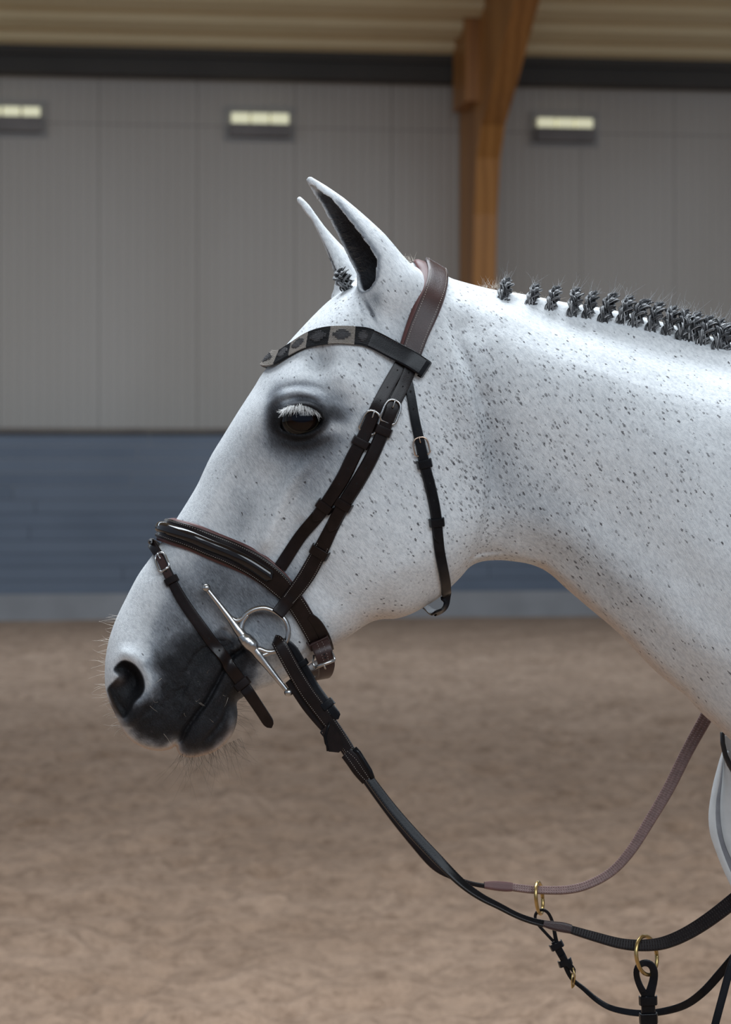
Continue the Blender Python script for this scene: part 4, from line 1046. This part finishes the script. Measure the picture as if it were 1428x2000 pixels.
holes(cp, g7l, .0026, [(750,826),(720,880),(707,907),(690,938)], .0009); holes(cp, f7, .0030, [(797,729),(787,757)], .0010)
stitches(cp, f7, .0031, .0022, at(f7,632,1066), at(f7,562,1172))
# the strap's end folded back round the bit ring
mb = MB()

# browband
BBC = [(530.5,707),(537,706.5),(547,702),(571,685),(605,666),(645,657),(694,657),(724,663),(767,687),(800,705),(824,720)]
bb, f8 = strap('browband', bridle, BBC, [36,37,37,36,36,36,35,36,36,35,34], .0026, [.006,.0045,.003,.0015,.0015,.0015,.0015,.002,.006,.0105,.0110], 'leather_black', 'black browband bound with beige and black waxed cord', wrap='start', flat=30)
f8e = f8[-1]
# folded end of the browband
ep_ = f8e[0]; bi_, tg_, nn_ = f8e[3], f8e[1], f8e[2]
q = [(0,.0013),(.0045,.0005),(.0058,-.003),(.0045,-.0075),(0,-.009)]
fe = [(ep_+tg_*a+nn_*b__, Vector((0,0,0)), (tg_*d[0]+nn_*d[1]).normalized(), bi_, f8e[4], i*.004) for i, ((a, b__), d) in enumerate(zip(q, [(0,1),(.7,.7),(1,0),(.6,-.8),(0,-1)]))]
fin(sweep(fe, .0013, dn=0).build('folded_end', M['leather_black'], bb))
blocks = [((528,545),'beige_wax'),((545,570),'black_wax'),((570,604),'beige_wax'),((604,645),'black_wax'),((645,693),'beige_wax'),((693,724),'black_wax')]
cy = lambda x: float(np.interp(x, [b_[0] for b_ in BBC], [b_[1] for b_ in BBC]))
def cross_piece(f, i0, i1, u0, u1, th_, mt, name):
    """a patch of cords over part of the band: between two frames and two heights across it"""
    q = sub(f, i0, i1); mb = MB()
    n = max(2, int(round(abs(u1-u0)*f[0][4]/.0016)))
    for k in range(n):
        a = u0+(u1-u0)*k/n; c = u0+(u1-u0)*(k+1)/n; vs = []; fs = []
        for j, ff in enumerate(q):
            hw = ff[4]; wob = .0002*math.sin(j*2.3+k*1.7)
            for uu_, hh_ in ((a,0),(a*.85+c*.15,.8),(a*.5+c*.5,1.15),(a*.15+c*.85,.8),(c,0)): vs.append(ff[0]+ff[3]*(hw*uu_)+ff[2]*(.0026+th_*hh_+wob-.0006))
        for j in range(len(q)-1):
            for k2 in range(4): fs.append((j*5+k2, j*5+k2+1, (j+1)*5+k2+1, (j+1)*5+k2))
        fs.append((0,1,2,3,4)); e_ = (len(q)-1)*5; fs.append((e_+4,e_+3,e_+2,e_+1,e_)); mb.add(vs, fs)
    return mb.build(name, M[mt], bb)
fF = strap_frames(BBC, [36,37,37,36,36,36,35,36,36,35,34], [.006,.0045,.003,.0015,.0015,.0015,.0015,.002,.006,.0105,.0110], wrap='start', flat=30, ds=.0012)
for (xa, xb), mt in blocks:
    ia, ib = sorted((at(fF, xa, cy(xa)), at(fF, xb, cy(xb))))
    if ib-ia < 2: continue
    o = cross_piece(fF, ia, ib, -1.04, 1.04, .0014, mt, 'cord_block'); o['label'] = ('beige' if mt[0:2] == 'be' else 'black')+' waxed cord block'
    c_ = (ia+ib)/2; w_ = ib-ia
    if w_ > 7:
        for (a, c, u0, u1) in ((-.34,.34,-.22,.22),(-.13,.13,-.62,.62),(-.24,.24,-.42,.42)):
            i_, j_ = int(round(c_+a*w_)), int(round(c_+c*w_))
            if j_-i_ >= 1: cross_piece(fF, i_, j_, u0, u1, .0024+.0003*(u1 < .3), 'grey_wax', 'cord_step')['label'] = 'grey cord step of the cross motif'
# mirrored pattern on the far half of the forehead
for (xa, xb), mt in blocks[1:4]:
    ia, ib = at(fF, xa, cy(xa)), at(fF, xb, cy(xb)); ia, ib = len(fF)-1-ib, len(fF)-1-ia
    if ib-ia > 2: cross_piece(fF, max(ia,0), ib, -1.04, 1.04, .0014, mt, 'cord_block')
stitches(bb, f8, .0027, .0022, at(f8,726,664), at(f8,767,687), both=True, m_='thread_dark')

# ------------------------------------------------------------------ bit
YB = yb_
bit = empty('bit', P(485,1254,YB)); tag(bit, "steel full-cheek snaffle bit at the corner of the horse's mouth", 'bit')
def B(x, y, d=0): return P(x, y, YB+d)
mb = MB()
def bar(pts, rs, sides=14):
    pp = catmull([tuple(p) for p in pts], 8); rr = np.interp(np.linspace(0, len(rs)-1, len(pp)), range(len(rs)), rs)
    tube(mb, [Vector(p) for p in pp], lambda t_: float(np.interp(t_*(len(pp)-1), range(len(pp)), rr)), None, sides)
bar([B(404,1150), B(430,1183), B(452,1212), B(466,1231), B(475,1243)], [.0029,.0035,.0046,.0060,.0064])
bar([B(496,1267), B(505,1279), B(520,1298), B(542,1326), B(562,1351)], [.0062,.0060,.0046,.0035,.0029])
RING = [(452,1207),(462,1212),(473,1208),(483,1198),(498,1190),(516,1187.5),(531,1192),(548,1202),(558.5,1215),(563,1232),(561,1249),(554,1260),(545,1268.5),(531,1273),(519,1272),(507,1268),(500,1270)]
bar([B(x, y, 0) for x, y in RING], [.0030]+[.0032]*14+[.0038,.0042], 12)
bar([B(470,1228), B(475,1214), B(484,1201)], [.0044,.0032,.0028], 10)
bar([B(508,1284), B(516,1279), B(530,1274)], [.0042,.0032,.0026], 10)
mb.build('cheek_bar', M['steel'], bit)
mb = MB(); bar([B(472,1240), B(475.5,1244.5), B(480,1249), B(486,1255), B(492,1261), B(496,1266), B(499,1269)], [.0062,.0074,.0086,.0090,.0086,.0074,.0062], 20); mb.build('hinge_barrel', M['steel'], bit)
for x, y in ((403,1148),(563.5,1352.5)):
    bm = bmesh.new(); bmesh.ops.create_uvsphere(bm, u_segments=24, v_segments=16, radius=.0053); bmesh.ops.translate(bm, verts=bm.verts, vec=B(x,y)); me = bpy.data.meshes.new('ball_end'); bm.to_mesh(me); bm.free(); link('ball_end', me, M['steel'], bit)
mb = MB(); bar([B(484,1257,.002), P(470,1262,-.035), P(462,1266,0), P(470,1262,.035), P(484,1257,-YB)], [.0050,.0055,.0042,.0055,.0050]); mb.build('mouthpiece', M['steel'], bit)
mb = MB(); bar([P(x, y, -YB) for x, y in ((478,1212),(498,1192),(516,1188),(548,1203),(563,1232),(554,1260),(531,1273),(505,1268),(482,1250),(478,1212))], [.0027]*10, 8); mb.build('far_ring', M['steel'], bit)

# ------------------------------------------------------------------ reins
reins = empty('reins', P(640,1400,YB)); tag(reins, 'dark leather reins with rubber grips hanging from the bit past the martingale rings', 'reins')
fn = (0,-1,0)
R1 = [(541,1252,YB+.004),(545,1256,YB-.005),(556,1276,YB-.006),(575,1311,YB-.005),(600,1352,YB-.004),(625,1385,YB-.003),(645,1412,YB-.003),(667,1442,YB-.003),(690,1476,YB-.004),(706,1500,YB-.005)]
rb, f9 = strap('stitched_billet', reins, R1, [22,26,28,28,29,29,27,24,20,16], .0046, 0, 'leather', fixn=fn, n=6)
stitches(rb, f9, .0047, .0023)
hk, f10 = strap('hook_billet', reins, [(552,1252,YB+.003),(571,1264,YB+.002),(590,1296,YB+.002),(612,1335,YB+.002),(634,1368,YB-.002),(648,1386,YB-.004),(661,1404,YB-.004)], [14,15,16,16,18,19,19], .0040, 0, 'leather_black', 'black billet end behind the rein', tip1=.006, fixn=fn, n=6)
keeper(hk, f10[at(f10,588,1298)], .0044, .0075, mt='leather_black'); keeper(hk, f10[at(f10,641,1377)], .0044, .0095, mt='leather_black')
st = empty('x') if False else None
lf, f11 = strap('rein_lining', reins, [(562,1330,YB+.002),(580,1352,YB+.002),(600,1380,YB+.002),(622,1408,YB+.002),(640,1430,YB+.002)], [12,18,20,18,14], .0040, 0, 'leather', fixn=fn, n=6)
# rein stop
mb = MB(); ps = [(629,1426),(645,1410),(661,1430),(672,1460),(662,1470),(642,1468),(634,1452)]
vs = [P(x, y, YB-.010) for x, y in ps]+[P(x, y, YB-.002) for x, y in ps]; k = len(ps)
mb.add(vs, [tuple(range(k)), tuple(range(k, 2*k))[::-1]]+[(i, (i+1)%k, k+(i+1)%k, k+i) for i in range(k)])
so = mb.build('rein_stop', M['leather'], reins, False); so['label'] = 'wedge-shaped leather rein stop'
mb = MB(); tube(mb, [P(x, y, YB-.011) for x, y in ((644,1411),(640,1424),(636,1438),(638,1452),(640,1467))], .0014, .0014, 6); tube(mb, [P(x, y, YB-.008) for x, y in ((630,1424),(627,1431),(632,1438),(637,1433))], .0012, .0012, 6); mb.build('edge_piping', M['leather_black'], so)
lp2, f12 = strap('leather_loop', reins, [(677,1470,YB-.008),(690,1484,YB-.009),(703,1503,YB-.009),(718,1522,YB-.008)], [26,30,30,26], .005, 0, 'leather', fixn=fn, n=6)
stitches(lp2, f12, .0051, .0060)
mb = MB(); tube(mb, [P(x, y, YB-.012) for x, y in ((692,1462),(700,1470),(712,1489),(722,1505),(728,1520))], .0036, .0030, 10); mb.build('rolled_edge', M['leather_black'], lp2)
NR = [(694,1482),(714,1511),(760,1573),(806,1627),(853,1677),(899,1724),(937,1752),(974,1771),(1011,1790),(1048,1802.5),(1080,1808)]
dn = np.linspace(YB-.004, -.105, len(NR))
nr, f13 = strap('near_rein', reins, [(x, y, d) for (x, y), d in zip(NR, dn)], [17,17,19,20,20,17,14,12,11,12,14], .0040, 0, 'leather_black', 'near rein of plain black leather', fixn=[(.25,-.95,.2)]*5+[(.4,-.8,.5)]*6, n=6)
stitches(nr, f13, .0041, .0010, m_='thread_dark', L=.0016, gap=.0016, r=.0002)
hw_, f14 = strap('join_wrap', reins, [(1062,1804,-.106),(1078,1808,-.107),(1098,1811,-.108),(1115,1815,-.108)], [12,16,20,17], .006, 0, 'leather_red', 'red-brown leather join of the near rein', fixn=(.1,-1,.2), n=6)
def grip(name, pts, dep, wid, mt, lab, nn=(.1,-1,.25), ang=True):
    o, f = strap(name, reins, [(x, y, d) for (x, y), d in zip(pts, dep)], wid, .0042, 0, mt, lab, fixn=nn, n=8, ds=.0016)
    mb = MB()                                         # woven rubber ridges
    for i in range(1, len(f)-1, 2):
        p, tg, n2_, bi2, hw2, s_ = f[i]
        for sd_ in (-1, 0, 1):
            c = p+bi2*(hw2*.62*sd_)+n2_*.0043; a = (tg*.0006+bi2*.0003*(sd_ or 1)); w_ = bi2*(hw2*.26)
            mb.add([c-w_-a, c+w_-a, c+w_+a, c-w_+a, c-w_*.8+n2_*.0007, c+w_*.8+n2_*.0007], [(0,1,5,4),(2,3,4,5),(0,4,3),(1,2,5)])
    r_ = mb.build('grip_ridges', M[mt], o); r_['kind'] = 'stuff'; return o, f
M['grip_dark'] = simple('dark_rubber_grip', (.008,.005,.005), (.014,.009,.008), 200, .45, spec=.2)
M['grip_rose'] = simple('red_brown_rubber_grip', (.13,.072,.062), (.19,.11,.098), 200, .5)
grip('near_grip', [(1112,1815),(1159,1829),(1214,1843.5),(1262,1846.6),(1307,1839),(1362,1812),(1428,1764),(1500,1700),(1580,1610),(1660,1490)], [-.108,-.112,-.118,-.122,-.126,-.132,-.142,-.17,-.20,-.235], [15,18,20,22,24,26,28,28,28,28], 'grip_dark', 'dark ridged rubber grip of the near rein', nn=[(.0,-1,.3)]*4+[(-.3,-1,.4)]*6)
# far rein: behind the near one, then up to the neck
FR = [(590,1330),(640,1418),(680,1478),(716,1528),(760,1588),(800,1638),(845,1690),(880,1712),(922,1726),(955,1731),(972,1731)]
df = [.050,.052,.054,.056,.058,.06,.065,.07,.075,.08,.082]
frn, f15 = strap('far_rein', reins, [(x, y, d) for (x, y), d in zip(FR, df)], [13,14,13,13,14,15,14,10,9,10,11], .0040, 0, 'leather', 'far rein of brown leather', fixn=(.2,-1,.1), n=6)
strap('join_wrap', reins, [(945,1729,.080),(962,1730,.081),(985,1732,.082),(1000,1733,.083)], [13,18,20,17], .006, 0, 'leather_pad', 'red-brown leather join of the far rein', fixn=(.0,-1,.3), n=6)
grip('far_grip', [(996,1733),(1048,1738.7),(1107,1738.5),(1151,1727.6),(1196,1701.7),(1233,1661),(1270,1602),(1307,1539),(1344,1465),(1382,1396),(1420,1320)], [.083,.086,.09,.093,.097,.10,.105,.11,.115,.12,.125], [15,16,17,17,18,20,22,24,25,27,27], 'grip_rose', 'reddish woven rubber grip of the far rein', nn=[(0,-1,.5)]*4+[(-.2,-1,.2)]*7)

# ------------------------------------------------------------------ running martingale
mart = empty('running_martingale', P(1264,1990,-.09)); tag(mart, 'black running martingale straps with two brass rings hanging round the reins', 'martingale')
def ring(name, cx, cy, dep, rw_, rh_, r, mt, lab, ang=0, ddepth=0):
    mb = MB(); pts = []
    R_ = rh_*U*(CD+dep)/CD
    for k in range(41):
        a = 2*math.pi*k/40; xo = rw_*math.cos(a); yo = rh_*math.sin(a); dd = math.sqrt(max(0, rh_*rh_-rw_*rw_))*math.cos(a)*U*ddepth
        c, s = math.cos(ang), math.sin(ang); pts.append(P(cx+xo*c-yo*s, cy+xo*s+yo*c, dep+dd))
    tube(mb, pts, r, r, 10); o = mb.build(name, M[mt], mart); o['label'] = lab; return o
ring('ring', 1053.5, 1754, .086, 6.5, 31, .0024, 'brass', 'brass ring round the far rein', ang=-.08, ddepth=1)
ring('ring', 1263, 1866, -.122, 20, 38, .0024, 'brass', 'brass ring round the near rein', ang=-.12, ddepth=1)
ms, g1_ = strap('martingale_strap', mart, [(1081,1838,.086),(1064,1820,.086),(1047,1800,.086),(1045,1786,.084),(1055,1776,.083),(1069,1780,.084),(1079,1800,.086),(1084,1826,.087),(1088,1846,.087)], [6,6,6,6,6,6,7,8,9], .003, 0, 'leather_black', 'looped end on the far ring', fixn=(.0,-1,.0), n=6)
m2, g2_ = strap('martingale_strap', mart, [(1083,1838,.087),(1093,1858,.087),(1103,1876,.087),(1109,1898,.087),(1120,1915,.087),(1137,1928,.086),(1166,1953,.082),(1196,1970,.075),(1244,1979,.05),(1288,1977,.03),(1336,1964,.0),(1373,1938,-.02),(1407,1901,-.03),(1440,1862,-.04),(1500,1790,-.06)], [15,16,15,9,8,9,11,12,13,14,15,16,17,17,17], .0035, 0, 'leather_black', 'long strap sweeping to the right', fixn=[(0,-1,0)]*7+[(0,-1,.3)]*8, n=6)
strap('billet', m2, [(1098,1866,.083),(1107,1880,.083),(1117,1889,.083),(1123,1900,.083)], [11,12,11,9], .003, 0, 'leather_black', fixn=(0,-1,0), tip1=.005, n=6)
for x, y in ((1087,1847),(1105,1880)): keeper(m2, g2_[at(g2_,x,y)], .0045, .0085, mt='leather_black', wid=.0125)
mb = MB(); tube(mb, [P(x, y, .080) for x, y in ((1119,1890),(1123,1906),(1121,1926),(1118,1930),(1117,1915),(1118,1900))], .0012, .0012, 7); mb.build('buckle', M['brass'], m2)
m3, g3_ = strap('martingale_strap', mart, [(1262,1946,-.118),(1250,1925,-.118),(1243,1902,-.118),(1247,1886,-.119),(1262,1879,-.120),(1276,1888,-.121),(1278,1908,-.12),(1273,1930,-.12),(1267,1950,-.119)], [14,12,11,12,13,14,15,17,20], .003, 0, 'leather_black', 'looped end on the near ring', fixn=(-.3,-1,.1), n=6)
m4, g4_ = strap('martingale_strap', mart, [(1265,1938,-.118),(1266,1960,-.118),(1267,2000,-.116),(1272,2060,-.11),(1290,2160,-.09)], [25,26,26,26,26], .004, 0, 'leather_black', 'wide strap dropping from the near ring', fixn=(0,-1,0), n=6)
keeper(m4, g4_[at(g4_,1266,1952)], .005, .0110, mt='leather_black'); keeper(m4, g4_[at(g4_,1267,1988)], .005, .0130, mt='leather_black')
strap('martingale_strap', mart, [(1460,1800,-.05),(1428,1888,-.06),(1412,1945,-.065),(1396,2005,-.07),(1375,2090,-.07)], [15,15,15,15,15], .0035, 0, 'leather_black', 'thin strap at the lower right corner', fixn=(-.2,-1,0), n=6)

# ------------------------------------------------------------------ white pad behind the chest
pad = empty('saddle_pad', P(1440,1600,.10)); tag(pad, 'white cloth pad with curved layered edge at the right edge below the neck', 'cloth')
def sheet(name, left, right, dep, mt, bulge=.012, th=.003):
    n = 22; l = catmull(left, 10); r = catmull(right, 10); l = [l[int(i*(len(l)-1)/n)] for i in range(n+1)]; r = [r[int(i*(len(r)-1)/n)] for i in range(n+1)]
    mb = MB(); vs = []; fs = []; k = 9
    for sgn in (0, 1):
        for a, c in zip(l, r):
            for j in range(k):
                f = j/(k-1); b_ = math.sin(f*math.pi*.5)*bulge
                vs.append(P(a[0]+(c[0]-a[0])*f, a[1]+(c[1]-a[1])*f, dep-b_+sgn*(th+.4*b_)))
    S = (n+1)*k
    for s_ in (0, 1):
        for i in range(n):
            for j in range(k-1): q = (i*k+j, i*k+j+1, (i+1)*k+j+1, (i+1)*k+j); fs.append(tuple(s_*S+v_ for v_ in (q if s_ == 0 else q[::-1])))
    for i in range(n): fs.append((i*k, (i+1)*k, S+(i+1)*k, S+i*k)); fs.append((i*k+k-1, S+i*k+k-1, S+(i+1)*k+k-1, (i+1)*k+k-1))
    for j in range(k-1): fs.append((j, S+j, S+j+1, j+1)); a = n*k+j; fs.append((a, a+1, S+a+1, S+a))
    mb.add(vs, fs); return mb.build(name, M[mt], pad)
OUT = [(1413,1460),(1402,1496),(1391,1540),(1384,1590),(1387,1628),(1398,1662),(1413,1700),(1430,1735),(1450,1770)]
MID = [(1415,1464),(1407,1520),(1399,1565),(1399,1610),(1406,1645),(1418,1680),(1434,1716),(1456,1755)]
INN = [(1414,1466),(1411,1520),(1407,1565),(1408,1605),(1414,1640),(1424,1668),(1440,1700),(1462,1740)]
FAR_ = [(1424,1466),(1470,1530),(1500,1600),(1520,1680),(1530,1760)]
sheet('outer_layer', OUT, MID, .10, 'cloth', .006)
sheet('gap_shade', MID, INN, .104, 'cloth_gap_shade', .002)  # grey strip standing in for the shadow in the gap between layers
sheet('inner_layer', INN, FAR_, .10, 'cloth', .02)
sheet('upper_layer', [(1414,1436),(1417,1460),(1422,1480),(1430,1500),(1440,1520)], [(1440,1440),(1460,1470),(1480,1500),(1490,1520),(1500,1540)], .085, 'cloth', .01)
mb = MB(); tube(mb, [P(x, y, .078) for x, y in ((1411,1430),(1412,1452),(1417,1475),(1425,1493),(1436,1510),(1450,1528))], .0030, .0042, 10); mb.build('piping', M['piping'], pad)['label'] = 'black curved piping'
